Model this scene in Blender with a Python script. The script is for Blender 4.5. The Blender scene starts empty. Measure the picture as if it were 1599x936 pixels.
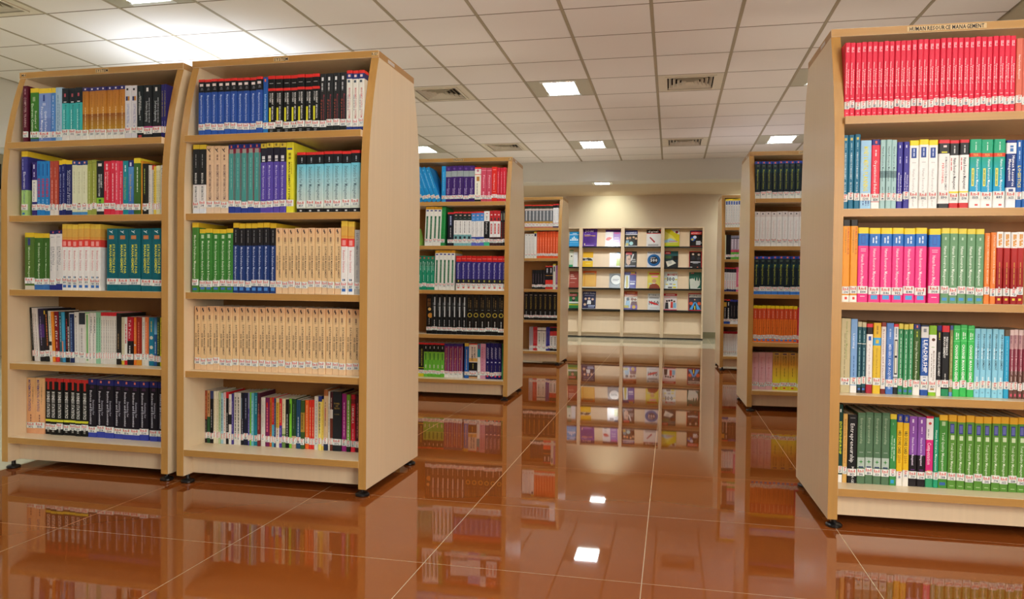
import bpy, bmesh, math, random
from mathutils import Matrix, Vector
random.seed(7)
SC = bpy.context.scene
COL = bpy.context.collection

# ------------------------------------------------------------------ camera
cam = bpy.data.objects.new('camera', bpy.data.cameras.new('camera'))
COL.objects.link(cam)
cam.data.sensor_width = 36.0
cam.data.lens = 36.0 * 1155.725 / 1599
cam.data.clip_start = .05
cam.matrix_world = Matrix(((0.9774671,-0.0156805,0.2105047,0.00000),(0.2107685,0.0176614,-0.9773764,0.00000),(0.0116079,0.9997211,0.0205684,0.88218),(0,0,0,1)))
SC.camera = cam

# ------------------------------------------------------------------ world, exposure, fill lights
SC.view_settings.view_transform = 'Standard'
SC.view_settings.look = 'None'
SC.view_settings.gamma = 1.0
SC.view_settings.use_curve_mapping = False
SC.view_settings.exposure = 0.22
world = bpy.data.worlds.new('world'); SC.world = world
world.use_nodes = True
world.node_tree.nodes['Background'].inputs[0].default_value = (1.0, .93, .84, 1)
world.node_tree.nodes['Background'].inputs[1].default_value = .33
LIGHT_GAIN = 56.0          # radiance of the ceiling panels

def lamp(name, kind, loc, target, energy, colour, size=None, spot=None, blend=.8):
    l = bpy.data.lights.new(name, kind); l.energy = energy; l.color = colour
    if kind == 'AREA': l.shape = 'RECTANGLE'; l.size, l.size_y = size
    if kind == 'SPOT': l.spot_size = math.radians(spot); l.spot_blend = blend; l.shadow_soft_size = .08
    o = bpy.data.objects.new(name, l); COL.objects.link(o); o.location = loc
    d = Vector(target) - Vector(loc)
    o.rotation_euler = d.to_track_quat('-Z', 'Y').to_euler()
    return o
# area light added out of view at the right to brighten panels and fronts
lamp('side_fill_light', 'AREA', (2.1, .1, 1.5), (-1.2, 3.2, .8), 130, (1, .94, .86), (2.2, 1.6))
# unseen upward spots added behind the bookcases: ceiling glows first, then ceiling fill
lamp('ceiling_fill_spot', 'SPOT', (-3.75, 5.45, 1.75), (-3.75, 5.55, 2.76), 105, (.74, .85, 1), spot=118, blend=1)
lamp('ceiling_fill_spot', 'SPOT', (1.25, 9.5, 1.2), (1.25, 9.55, 2.76), 30, (.9, .88, 1), spot=120, blend=1)
for x, y, e in ((-1.7, 4.45, 45), (1.2, 4.5, 48), (-1.7, 7.1, 45), (1.15, 7.1, 55), (-1.7, 9.9, 62), (-4.6, 4.4, 28), (-4.6, 7.5, 40)):
    lamp('ceiling_fill_spot', 'SPOT', (x, y, .3), (x, y, 2.76), e, (1, .95, .9), spot=100, blend=1).data.shadow_soft_size = .2

# ------------------------------------------------------------------ materials
def lin(h):
    h = h.strip()
    if len(h) == 3: h = ''.join(c * 2 for c in h)
    c = [int(h[i:i + 2], 16) / 255 for i in (0, 2, 4)]
    return tuple(x / 12.92 if x <= .04045 else ((x + .055) / 1.055) ** 2.4 for x in c) + (1.0,)

def mat(name, colour, rough=.5, spec=.5, metal=0, noise=0.0, scale=(8, 8, 8), dark=.8, bump=0, detail=3, coat=0):
    m = bpy.data.materials.new(name); m.use_nodes = True
    nt = m.node_tree; b = nt.nodes['Principled BSDF']
    c = lin(colour) if isinstance(colour, str) else colour
    b.inputs['Base Color'].default_value = c
    b.inputs['Roughness'].default_value = rough
    b.inputs['Specular IOR Level'].default_value = spec
    b.inputs['Metallic'].default_value = metal
    b.inputs['Coat Weight'].default_value = coat
    if noise or bump:
        tc = nt.nodes.new('ShaderNodeTexCoord'); mp = nt.nodes.new('ShaderNodeMapping')
        mp.inputs['Scale'].default_value = scale
        nz = nt.nodes.new('ShaderNodeTexNoise'); nz.inputs['Scale'].default_value = 1.0; nz.inputs['Detail'].default_value = detail
        nt.links.new(tc.outputs['Object'], mp.inputs[0]); nt.links.new(mp.outputs[0], nz.inputs['Vector'])
        if noise:
            mx = nt.nodes.new('ShaderNodeMix'); mx.data_type = 'RGBA'; mx.blend_type = 'MIX'
            rp = nt.nodes.new('ShaderNodeMapRange'); rp.inputs[1].default_value = .3; rp.inputs[2].default_value = .7
            rp.inputs[3].default_value = 0; rp.inputs[4].default_value = noise
            nt.links.new(nz.outputs['Fac'], rp.inputs[0]); nt.links.new(rp.outputs[0], mx.inputs[0])
            mx.inputs[6].default_value = c
            mx.inputs[7].default_value = tuple(x * dark for x in c[:3]) + (1,)
            nt.links.new(mx.outputs[2], b.inputs['Base Color'])
        if bump:
            bp = nt.nodes.new('ShaderNodeBump'); bp.inputs['Strength'].default_value = bump; bp.inputs['Distance'].default_value = .002
            nt.links.new(nz.outputs['Fac'], bp.inputs['Height']); nt.links.new(bp.outputs[0], b.inputs['Normal'])
    return m

def attr_mat(name, rough, spec=.5, coat=0):
    m = mat(name, 'cccccc', rough, spec, coat=coat)
    nt = m.node_tree; b = nt.nodes['Principled BSDF']
    a = nt.nodes.new('ShaderNodeVertexColor'); a.layer_name = 'Col'
    nz = nt.nodes.new('ShaderNodeTexNoise'); nz.inputs['Scale'].default_value = 60
    tc = nt.nodes.new('ShaderNodeTexCoord'); nt.links.new(tc.outputs['Object'], nz.inputs['Vector'])
    hs = nt.nodes.new('ShaderNodeHueSaturation')
    mr = nt.nodes.new('ShaderNodeMapRange'); mr.inputs[3].default_value = .9; mr.inputs[4].default_value = 1.08
    nt.links.new(nz.outputs['Fac'], mr.inputs[0]); nt.links.new(mr.outputs[0], hs.inputs['Value'])
    nt.links.new(a.outputs['Color'], hs.inputs['Color']); nt.links.new(hs.outputs[0], b.inputs['Base Color'])
    return m

def emit(name, colour, strength):
    m = bpy.data.materials.new(name); m.use_nodes = True; nt = m.node_tree
    nt.nodes.remove(nt.nodes['Principled BSDF'])
    e = nt.nodes.new('ShaderNodeEmission'); e.inputs[0].default_value = colour; e.inputs[1].default_value = strength
    nt.links.new(e.outputs[0], nt.nodes['Material Output'].inputs[0])
    return m

M_MAPLE = mat('pale_maple_laminate', 'edd7b3', .3, .45, noise=.5, scale=(55, 55, 1.2), dark=.9)
M_HONEY = mat('honey_oak_edging', 'bd8d48', .38, .45, noise=.7, scale=(90, 90, 3), dark=.86)
M_HONEYH = mat('honey_oak_shelf_edging', 'bb8b47', .38, .45, noise=.7, scale=(3, 90, 90), dark=.86)
M_RACK = mat('rack_birch_laminate', 'e8cfae', .4, .4, noise=.4, scale=(30, 30, 1.2), dark=.93)
M_BLACK = mat('black_plastic', '131313', .3, .5, noise=.3, scale=(40, 40, 40))
M_TILE = mat('polished_brown_floor_tile', '8a471a', .025, .6, noise=.35, scale=(2.2, 2.2, 2.2), dark=.9)
M_CREAM = mat('polished_cream_floor_tile', 'd2ccb2', .03, .6, noise=.3, scale=(3, 3, 3), dark=.93)
M_GROUT = mat('pale_floor_grout', 'cdbb98', .8, .2, noise=.5, scale=(30, 30, 30))
M_CEIL = mat('mineral_fibre_ceiling_tile', 'ebe3da', .9, .1, noise=.5, scale=(260, 260, 260), dark=.9, bump=.15)
M_CROSS = mat('ceiling_cross_joint', '85745c', .7, .2, noise=.2)
M_BACK = mat('shade_toned_back_board', 'a9753e', .45, .35, noise=.6, scale=(40, 40, 2), dark=.85)  # shade inside the shelves put into the colour, darker than the other panels
M_GRID = mat('ceiling_grid_bar', 'a89a80', .55, .3, noise=.2, scale=(20, 20, 20))
M_VOID = mat('ceiling_void_board', '3a3128', .9, .1, noise=.3)
M_WALL = mat('tan_wall_paint', 'd8c6b0', .75, .2, noise=.3, scale=(2, 2, 2), dark=.96, bump=.03)
M_WHITE = mat('white_plaster', 'dcd8ce', .8, .2, noise=.3, scale=(2, 2, 2), dark=.97)
M_GREY = mat('grey_green_wall_paint', 'bdb197', .8, .2, noise=.3, scale=(2, 2, 2), dark=.97)
M_BASE = mat('grey_skirting_tile', '8d8668', .3, .5, noise=.3)
M_METAL = mat('painted_fixture_metal', 'b7b09a', .4, .4, noise=.2, scale=(10, 10, 10))
M_VENT = mat('cream_vent_metal', 'd9cdb6', .45, .4, noise=.2, scale=(10, 10, 10))
M_DUCT = mat('dark_duct', '241a14', .8, .1, noise=.2)
M_REFL = mat('bright_reflector', 'eef0ea', .3, .5, noise=.1)
M_PAGE = mat('paper_page_block', 'd8cdb2', .85, .1, noise=.8, scale=(2, 2, 900), dark=.8)
M_BOOK = attr_mat('printed_book_cover', .4, .2)
M_STICK = attr_mat('paper_call_label', .6, .3)
M_MAG = attr_mat('glossy_magazine_cover', .22, .5)
M_SIGN = attr_mat('printed_shelf_sign', .5, .3)
M_LAMP = emit('fluorescent_panel', (.84, .95, 1, 1), LIGHT_GAIN)
M_DAY = emit('daylight_pane', (.95, .98, 1, 1), 2.2)

# ------------------------------------------------------------------ mesh helpers
class MB:
    def __init__(s): s.v = []; s.f = []; s.mi = []; s.c = []
    def poly(s, pts, mi=0, col=None):
        n = len(s.v); s.v += [tuple(p) for p in pts]; s.f.append(tuple(range(n, n + len(pts)))); s.mi.append(mi)
        s.c.append(col)
    def box(s, a, b, mi=0, col=None, mis=None):
        (x0, y0, z0), (x1, y1, z1) = a, b
        P = [(x0, y0, z0), (x1, y0, z0), (x1, y1, z0), (x0, y1, z0), (x0, y0, z1), (x1, y0, z1), (x1, y1, z1), (x0, y1, z1)]
        n = len(s.v); s.v += P
        for k, q in enumerate(((0, 1, 5, 4), (1, 2, 6, 5), (2, 3, 7, 6), (3, 0, 4, 7), (4, 5, 6, 7), (3, 2, 1, 0))):   # front,right,back,left,top,bottom
            s.f.append(tuple(n + i for i in q)); s.mi.append(mis[k] if mis else mi); s.c.append(col)
    def prism(s, poly, axis, a, b, mi=0, side=None):
        # poly: list of 2-D points; axis 0: (y,z) extruded along x
        def P(t, p): return (t, p[0], p[1]) if axis == 0 else (p[0], t, p[1]) if axis == 1 else (p[0], p[1], t)
        n = len(poly); o = len(s.v)
        s.v += [P(a, p) for p in poly] + [P(b, p) for p in poly]
        s.f.append(tuple(o + i for i in range(n))[::-1]); s.mi.append(mi); s.c.append(None)
        s.f.append(tuple(o + n + i for i in range(n))); s.mi.append(mi); s.c.append(None)
        for i in range(n):
            j = (i + 1) % n
            s.f.append((o + i, o + j, o + n + j, o + n + i)); s.mi.append(mi if side is None else side); s.c.append(None)
    def lathe(s, prof, n=20, mi=0, cx=0, cy=0):
        o = len(s.v)
        for r, z in prof:
            for k in range(n):
                a = 2 * math.pi * k / n; s.v.append((cx + r * math.cos(a), cy + r * math.sin(a), z))
        for i in range(len(prof) - 1):
            for k in range(n):
                j = (k + 1) % n
                s.f.append((o + i * n + k, o + i * n + j, o + (i + 1) * n + j, o + (i + 1) * n + k)); s.mi.append(mi); s.c.append(None)
        s.f.append(tuple(o + k for k in range(n))[::-1]); s.mi.append(mi); s.c.append(None)
        s.f.append(tuple(o + (len(prof) - 1) * n + k for k in range(n))); s.mi.append(mi); s.c.append(None)
    def mesh(s, name, mats, bevel=0, fix=False):
        m = bpy.data.meshes.new(name); m.from_pydata(s.v, [], s.f)
        for x in mats: m.materials.append(x)
        m.polygons.foreach_set('material_index', s.mi)
        if any(c is not None for c in s.c):
            ca = m.color_attributes.new('Col', 'FLOAT_COLOR', 'CORNER'); data = []
            for c, f in zip(s.c, s.f):
                if c is None: c = (.8, .8, .8, 1)
                if isinstance(c, list):
                    for q in c: data += q
                else: data += list(c) * len(f)
            ca.data.foreach_set('color', data)
        if bevel or fix:
            bm = bmesh.new(); bm.from_mesh(m)
            bmesh.ops.recalc_face_normals(bm, faces=bm.faces)
            if bevel:
                bmesh.ops.bevel(bm, geom=list(bm.edges), offset=bevel, segments=1, affect='EDGES', clamp_overlap=True)
            bm.to_mesh(m); bm.free()
        m.update()
        return m

def put(name, mesh, parent=None, loc=(0, 0, 0), rot=None):
    o = bpy.data.objects.new(name, mesh); COL.objects.link(o)
    if parent is not None: o.parent = parent
    o.location = loc
    if rot: o.rotation_euler = rot
    return o
def empty(name, loc, rz=0):
    o = bpy.data.objects.new(name, None); COL.objects.link(o); o.location = loc; o.rotation_euler = (0, 0, rz)
    o.empty_display_size = .1
    return o
def tag(o, label=None, cat=None, group=None, kind=None):
    if label: o['label'] = label
    if cat: o['category'] = cat
    if group: o['group'] = group
    if kind: o['kind'] = kind
    return o
def copy_tree(o, parent=None):
    c = o.copy(); COL.objects.link(c)
    if parent is not None: c.parent = parent
    for ch in list(o.children): copy_tree(ch, c)
    return c

# glyphs: every character becomes a small flat mesh once
GL = {}
def glyph(ch, bold):
    k = (ch, bold)
    if k in GL: return GL[k]
    cu = bpy.data.curves.new('glyph', 'FONT'); cu.body = ch; cu.resolution_u = 1 ; cu.fill_mode = 'FRONT'
    cu.offset = .022 if bold else .008
    o = bpy.data.objects.new('glyph', cu); COL.objects.link(o)
    dg = bpy.context.evaluated_depsgraph_get(); dg.update()
    me = bpy.data.meshes.new_from_object(o.evaluated_get(dg))
    vs = [(v.co.x, v.co.y) for v in me.vertices]; fs = [tuple(p.vertices) for p in me.polygons]
    xs = [v[0] for v in vs] or [0]
    GL[k] = (vs, fs, min(xs), max(xs))
    bpy.data.objects.remove(o); bpy.data.curves.remove(cu); bpy.data.meshes.remove(me)
    return GL[k]
def text_layout(txt, bold):
    out = []; x = 0.0
    for ch in txt:
        if ch == ' ': x += .3; continue
        vs, fs, a, b = glyph(ch, bold)
        out.append((vs, fs, x - a)); x += (b - a) + .09
    return out, max(x - .09, .01)
def add_text(mb, txt, place, bold, col, mi=0):
    """place(gx, gy) -> 3-D point, gx in 0..1 along the line, gy in 0..1 cap height"""
    lay, L = text_layout(txt, bold)
    for vs, fs, dx in lay:
        n = len(mb.v)
        mb.v += [place((x + dx) / L, y / .72) for x, y in vs]
        for f in fs: mb.f.append(tuple(n + i for i in f)); mb.mi.append(mi); mb.c.append(col)

def bands_of(s):
    out = []
    for b in s.split():
        p, c = b.split(':'); c = c.split('>')
        out.append((float(p), lin(c[0]), lin(c[-1])))
    return out
def deco(mb, spec, w, h, y, mi=0, lo=.05):
    """flat print on a face w wide and h high whose plane is y; fractions from the upper left corner"""
    k = 0
    X = lambda f: w * min(max(f, lo), 1 - lo)
    Z = lambda f: h * (1 - f)
    for d in spec.split(';'):
        if not d: continue
        k += 1; yy = y - .00012 * k
        q = d.split(':'); t = q[0]
        if t == 'R':
            x0, x1, a, b = map(float, q[1:5]); c = lin(q[5])
            mb.poly([(X(x0), yy, Z(b)), (X(x1), yy, Z(b)), (X(x1), yy, Z(a)), (X(x0), yy, Z(a))], mi, c)
        elif t == 'G':
            p = list(map(float, q[1].split(','))); pts = [(X(p[i]), yy, Z(p[i + 1])) for i in range(0, len(p), 2)]
            mb.poly(pts, mi, lin(q[2]))
        elif t in 'CO':
            xc, yc, r = map(float, q[1:4]); c = lin(q[4]); n = 18; r *= w
            ring = [(math.cos(2 * math.pi * i / n), math.sin(2 * math.pi * i / n)) for i in range(n)]
            P = lambda rr, a: (min(max(xc * w + rr * a[0], w * lo), w * (1 - lo)), yy, Z(yc) + rr * a[1])
            if t == 'C': mb.poly([P(r, a) for a in ring], mi, c)
            else:
                for i in range(n):
                    a, b = ring[i], ring[(i + 1) % n]
                    mb.poly([P(r * .68, a), P(r, a), P(r, b), P(r * .68, b)], mi, c)
        elif t == 'S':
            xc, yc, r = map(float, q[1:4]); c = lin(q[4]); r *= w
            mb.poly([(xc * w + (r if i % 2 == 0 else r * .3) * math.sin(math.pi * i / 4), yy, Z(yc) + (r if i % 2 == 0 else r * .3) * math.cos(math.pi * i / 4)) for i in range(8)], mi, c)
        elif t == 'L':       # a line of print too small to read, as word-long strokes
            xc, a, b, sz = map(float, q[1:5]); c = lin(q[5]); rnd = random.Random(len(d) * 7 + int(a * 100))
            p = a; hw = sz * w * .32
            if b - a < .06 and sz > .35: # short horizontal lines
                m = max(1, int((b - a) / .022))
                for i in range(m):
                    z = a + (b - a) * (i + .2) / m; ww = sz * rnd.uniform(.7, 1) / 2
                    mb.poly([(X(xc - ww), yy, Z(z + .008)), (X(xc + ww), yy, Z(z + .008)), (X(xc + ww), yy, Z(z)), (X(xc - ww), yy, Z(z))], mi, c)
                continue
            while p < b - .005:
                e = min(b, p + rnd.uniform(.025, .085))
                mb.poly([(X(xc) - hw, yy, Z(e)), (X(xc) + hw, yy, Z(e)), (X(xc) + hw, yy, Z(p)), (X(xc) - hw, yy, Z(p))], mi, c)
                p = e + .012
        elif t == 'V':       # lettering that runs down the spine
            xc, a, b, sz = map(float, q[2:6]); c = lin(q[6]); bold = len(q) > 7; cap = sz * w
            add_text(mb, q[1], lambda gx, gy: (xc * w + (gy - .5) * cap, yy, Z(a + gx * (b - a))), bold, c, mi)
        elif t == 'H':
            xc, yc, ww, hh = map(float, q[2:6]); c = lin(q[6]); bold = len(q) > 7; cap = hh * h
            add_text(mb, q[1], lambda gx, gy: (xc * w + (gx - .5) * ww * w, yy, Z(yc) + (gy - .5) * cap), bold, c, mi)

# ------------------------------------------------------------------ the room
HC = 2.7615                                   # ceiling height
XL, XR, YB = -6.19, 2.2, 11.25
# floor: a grout bed with every tile on it
mb = MB(); mb.box((-7.6, -3, -.05), (2.3, 13.2, -.0003), 0)
floor = tag(put('floor', mb.mesh('floor', [M_GROUT])), kind='structure')
TX, TY, OX, OY = .6768, .6577, -.0732, 2.2089
tile_cache = {}
def floor_tile(x0, x1, y0, y1, m, gap=.0024):
    w, d = round(x1 - x0 - gap, 4), round(y1 - y0 - gap, 4)
    if w < .02 or d < .02: return
    k = (w, d, m.name)
    if k not in tile_cache:
        b = MB(); b.box((-w / 2, -d / 2, -.004), (w / 2, d / 2, 0)); tile_cache[k] = b.mesh('floor_tile', [m])
    put('floor_tile', tile_cache[k], floor, ((x0 + x1) / 2, (y0 + y1) / 2, 0))
xs = [-3.0] + [OX + TX * i for i in range(-4, 4) if -3.0 < OX + TX * i < 2.2] + [2.2]
ys = [-3.0] + [OY + TY * j for j in range(-2, 14) if OY + TY * j < 10.8] + [10.86]
for i in range(len(xs) - 1):
    for j in range(len(ys) - 1): floor_tile(xs[i], xs[i + 1], ys[j], ys[j + 1], M_TILE)
for i in range(len(xs) - 1):
    for a, b in ((10.86, 11.7), (11.7, 12.35), (12.35, 13.1)): floor_tile(xs[i], xs[i + 1], a, b, M_CREAM)
for a, b in ((-3.68, -3.0), (-4.36, -3.68), (-5.04, -4.36), (-7.5, -5.04)):
    for j in range(len(ys) - 1): floor_tile(a, b, ys[j], ys[j + 1], M_CREAM)
    floor_tile(a, b, 10.86, 13.1, M_CREAM)

# ceiling: board above, then bars and single tiles
GX, GY, GS, GT = -1.96203, 5.04124, .59995, .57548
mb = MB(); mb.box((XL, -3, HC + .08), (XR, YB, HC + .12))
ceiling = tag(put('ceiling', mb.mesh('ceiling', [M_VOID])), kind='structure')
LIGHTS = [(i, j) for i in (-7, -3, 1, 5) for j in (-12, -7, -2, 3, 8)]
VENTS = [(i, j) for i in (-5, -1, 3) for j in (-12, -7, -2, 3, 8)]
taken = set(LIGHTS) | set(VENTS)
ct = {}
def ceiling_tile(x0, x1, y0, y1):
    k = (round(x1 - x0, 3), round(y1 - y0, 3))
    if k not in ct:
        w, d = k; b = MB(); g = .0035
        b.box((-w / 2 + .012, -d / 2 + g, 0), (w / 2 - .012, d / 2 - g, .016)); ct[k] = b.mesh('ceiling_tile', [M_CEIL], bevel=.002)
    put('ceiling_tile', ct[k], ceiling, ((x0 + x1) / 2, (y0 + y1) / 2, HC))
rest = MB()
for i in range(-7, 7):
    x0, x1 = GX + GS * i, min(GX + GS * (i + 1), XR)
    if i == -7: x0 = XL
    for j in range(-14, 11):
        if (i, j) in taken: continue
        y0, y1 = GY + GT * j, min(GY + GT * (j + 1), YB)
        if j == 10: y1 = YB
        if j >= -3: ceiling_tile(x0, x1, y0, y1)
        else: rest.box((x0 + .012, y0 + .0035, HC), (x1 - .012, y1 - .0035, HC + .016))
rb = put('ceiling_tiles_out_of_view', rest.mesh('ceiling_tiles', [M_CEIL]), ceiling); rb.name = 'ceiling_tile_field'; rb['kind'] = 'stuff'
b = MB(); b.box((-.012, -3, 0), (.012, YB, .03)); bar = b.mesh('grid_bar', [M_GRID], bevel=.001)
for i in range(-7, 7): put('grid_bar', bar, ceiling, (GX + GS * i, 0, HC - .0015))
b = MB(); b.box((XL, -.0055, 0), (XR, .0055, .02)); cross = b.mesh('cross_bar', [M_CROSS])
for j in range(-13, 11): put('cross_bar', cross, ceiling, (0, GY + GT * j, HC - .0006))

def structure(name, boxes, m, bev=0):
    b = MB()
    for a, c in boxes: b.box(a, c)
    return tag(put(name, b.mesh(name, [m], bevel=bev)), kind='structure')
structure('trim_1', [((XL, YB, 2.456), (XR, YB + .09, HC + .09))], M_WHITE)                      # drop beam along the far side
structure('trim_2', [((XL - .09, -3, 2.12), (XL, YB, HC + .09))], M_WHITE)                       # drop beam along the window side
s1 = structure('ceiling_soffit_far', [((-7.6, YB + .09, 2.456), (XR, YB + .36, 2.53))], M_WHITE); s1.name = 'trim_3'
s2 = structure('trim_4', [((-7.6, YB + .36, 2.456), (XR, 13.2, 2.53))], M_WALL)
s3 = structure('trim_5', [((-7.6, -3, 2.3), (XL - .09, YB + .09, 2.38))], M_WHITE)
structure('wall_back', [((-7.6, 13.1, 0), (XR + .1, 13.2, 2.53))], M_WALL)
structure('wall_right', [((XR, -1.0, 0), (XR + .1, 13.1, HC + .09))], M_GREY)
# window side: wall with a high strip window
structure('wall_left', [((-7.6, -3, 0), (-7.5, 13.1, 1.9)), ((-7.6, -3, 2.19), (-7.5, 13.1, 2.38)), ((-7.6, 7.06, 1.9), (-7.5, 13.1, 2.19)), ((-7.6, -3, 1.9), (-7.5, 3.2, 2.19))], M_GREY)
win = tag(empty('window_1', (-7.55, 3.2, 1.9)), kind='structure')
b = MB()
for z in (0, .26): b.box((-.03, 0, z), (.04, 3.86, z + .03))
for y in (0, 1.27, 2.55, 3.83): b.box((-.03, y, 0), (.04, y + .03, .29))
put('window_frame', b.mesh('window_frame', [M_BLACK]), win)
for y in (.03, 1.30, 2.58):
    b = MB(); b.box((-.012, y, .03), (-.004, y + 1.24, .26)); put('window_pane', b.mesh('window_pane', [M_DAY]), win)
structure('baseboard_back', [((-7.5, 13.085, 0), (XR, 13.1, .1))], M_BASE, .003)
structure('baseboard_right', [((XR - .015, -1, 0), (XR, 13.085, .1))], M_BASE, .003)

# ------------------------------------------------------------------ ceiling fixtures
def bevel_box(a, c, m, bev=.0015):
    b = MB(); b.box(a, c); return b.mesh('part', [m], bevel=bev)
def make_light(name='ceiling_light'):
    r = empty(name, (0, 0, HC))
    w, d = GS / 2 - .013, GT / 2 - .003
    ox, oy = .148, .225
    b = MB()
    for a, c in (((-w, -d, 0), (-ox, d, .01)), ((ox, -d, 0), (w, d, .01)), ((-ox, -d, 0), (ox, -oy, .01)), ((-ox, oy, 0), (ox, d, .01))): b.box(a, c)
    put('face_plate', b.mesh('face_plate', [M_METAL]), r)
    b = MB()
    for a, c in (((-ox - .004, -oy, .01), (-ox, oy, .07)), ((ox, -oy, .01), (ox + .004, oy, .07)), ((-ox, -oy - .004, .01), (ox, -oy, .07)), ((-ox, oy, .01), (ox, oy + .004, .07))): b.box(a, c)
    put('reflector_housing', b.mesh('reflector_housing', [M_REFL]), r)
    for sg in (-1, 1):
        y0, y1 = sorted((sg * (oy + .042), sg * (oy - .002)))
        put('end_cap', bevel_box((-ox - .02, y0, -.006), (ox + .02, y1, .0), M_REFL), r)
    lm = bevel_box((-.0012, -oy, .0), (.0012, oy, .022), M_REFL, 0)
    for k in range(9): put('louvre_blade', lm, r, (-ox + (k + 1) * ox / 5, 0, 0))
    b = MB(); b.poly([(-ox, -oy, .045), (-ox, oy, .045), (ox, oy, .045), (ox, -oy, .045)]); put('lamp_panel', b.mesh('lamp_panel', [M_LAMP]), r)
    b = MB(); b.box((-w, -d, .07), (w, d, .075)); put('back_plate', b.mesh('back_plate', [M_METAL]), r)
    return r
def make_vent():
    r = empty('ceiling_vent', (0, 0, HC))
    w, d, o = GS / 2 - .013, GT / 2 - .003, .205
    b = MB()
    for a, c in (((-w, -d, 0), (-o, d, .01)), ((o, -d, 0), (w, d, .01)), ((-o, -d, 0), (o, -o, .01)), ((-o, o, 0), (o, d, .01))): b.box(a, c)
    put('face_plate', b.mesh('face_plate', [M_VENT]), r)
    b = MB(); t = .02
    for a, c in (((-o - t, -o - t, -.009), (-o, o + t, .0)), ((o, -o - t, -.009), (o + t, o + t, .0)), ((-o, -o - t, -.009), (o, -o, .0)), ((-o, o, -.009), (o, o + t, .0))): b.box(a, c)
    put('rim', b.mesh('rim', [M_VENT]), r)
    for k in range(5):
        a = o - .012 - k * .038; e = a - .022; z0, z1 = -.004, .03       # a square flared ring
        b = MB()
        C = [(-1, -1), (1, -1), (1, 1), (-1, 1)]
        for i in range(4):
            p, q = C[i], C[(i + 1) % 4]
            b.poly([(p[0] * a, p[1] * a, z0), (q[0] * a, q[1] * a, z0), (q[0] * e, q[1] * e, z1), (p[0] * e, p[1] * e, z1)])
            b.poly([(p[0] * (a - .002), p[1] * (a - .002), z0), (p[0] * (e - .002), p[1] * (e - .002), z1), (q[0] * (e - .002), q[1] * (e - .002), z1), (q[0] * (a - .002), q[1] * (a - .002), z0)])
            b.poly([(p[0] * a, p[1] * a, z0), (p[0] * (a - .002), p[1] * (a - .002), z0), (q[0] * (a - .002), q[1] * (a - .002), z0), (q[0] * a, q[1] * a, z0)])
        put('blade', b.mesh('blade', [M_VENT]), r)
    b = MB(); b.box((-w, -d, .05), (w, d, .055)); put('duct', b.mesh('duct', [M_DUCT]), r)
    return r
def cell(i, j): return (GX + GS * (i + .5), GY + GT * (j + .5), HC)
LN = {(1, 3): 'ceiling light over the middle of the aisle, larger of the two seen there', (1, 8): 'second ceiling light down the aisle, near the far beam', (5, 8): 'ceiling light above the bookcase of navy and orange books', (5, 3): 'ceiling light mostly hidden behind the human resource bookcase',
      (-3, 8): 'ceiling light above the finance bookcase', (-3, -2): 'ceiling light at the upper edge above the system bookcases', (-3, 3): 'ceiling light hidden behind the system bookcase', (1, -2): 'ceiling light over the aisle before the frame edge'}
VN = {(3, 3): 'square ceiling vent over the aisle, larger one right of the lights', (3, 8): 'small square ceiling vent over the aisle near the far beam', (-1, 3): 'square ceiling vent beside the second system bookcase', (-1, 8): 'small ceiling vent above the finance bookcase', (-5, -2): 'ceiling vent cut by the upper left corner of the view', (-5, 3): 'ceiling vent hidden behind the first system bookcase'}
ORD = 'first second third fourth fifth sixth seventh eighth ninth tenth eleventh twelfth thirteenth fourteenth fifteenth sixteenth seventeenth eighteenth nineteenth twentieth 21st 22nd 23rd 24th 25th 26th 27th 28th 29th 30th'.split()
NUM = 'one two three four five six seven eight nine ten eleven twelve thirteen fourteen fifteen sixteen seventeen eighteen nineteen twenty 21 22 23 24 25 26 27 28 29 30'.split()
lp = make_light(); first = True
for i, j in LIGHTS:
    o = lp if first else copy_tree(lp); first = False
    o.location = cell(i, j)
    tag(o, LN.get((i, j), 'ceiling light outside the view, %s row %s column of the grid' % (ORD[j + 13] if j > -13 else 'a', ORD[i + 7])), 'ceiling light', 'square louvred ceiling lights')
vp = make_vent(); first = True
for i, j in VENTS:
    o = vp if first else copy_tree(vp); first = False
    o.location = cell(i, j)
    tag(o, VN.get((i, j), 'ceiling vent outside the view, %s row %s column of the grid' % (ORD[j + 13], ORD[i + 7])), 'ceiling vent', 'square ceiling air vents')
# downlight in the far soffit, washing the wall above the magazines
def downlight(x, label, power):
    r = tag(empty('soffit_downlight', (x, 11.46, 2.456)), label, 'downlight')
    b = MB()
    for a, c in (((-.15, -.12, -.008), (-.11, .12, .0)), ((.11, -.12, -.008), (.15, .12, .0)), ((-.11, -.12, -.008), (.11, -.085, .0)), ((-.11, .085, -.008), (.11, .12, .0))): b.box(a, c)
    put('frame', b.mesh('frame', [M_REFL]), r)
    b = MB(); b.poly([(-.11, -.085, -.003), (-.11, .085, -.003), (.11, .085, -.003), (.11, -.085, -.003)]); put('lamp_panel', b.mesh('lamp_panel', [M_LAMP]), r)
    lamp('downlight_lamp', 'SPOT', (x, 11.46, 2.43), (x, 12.75, .9), power, (1, .97, .9), spot=120, blend=1)
    lamp('wall_washer', 'SPOT', (x, 12.5, 2.40), (x, 13.1, 2.05), power * .42, (.86, 1, .82), spot=105, blend=.9)
downlight(-1.07, 'small recessed downlight in the far soffit above the magazine racks', 46)
downlight(-3.2, 'soffit downlight added unseen to brighten the racks, beyond the finance bookcase', 46)  # this and the next are unseen lamps added to brighten the racks
downlight(1.25, 'soffit downlight added unseen to brighten the racks, behind the bookcase of navy and orange books', 46)

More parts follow.
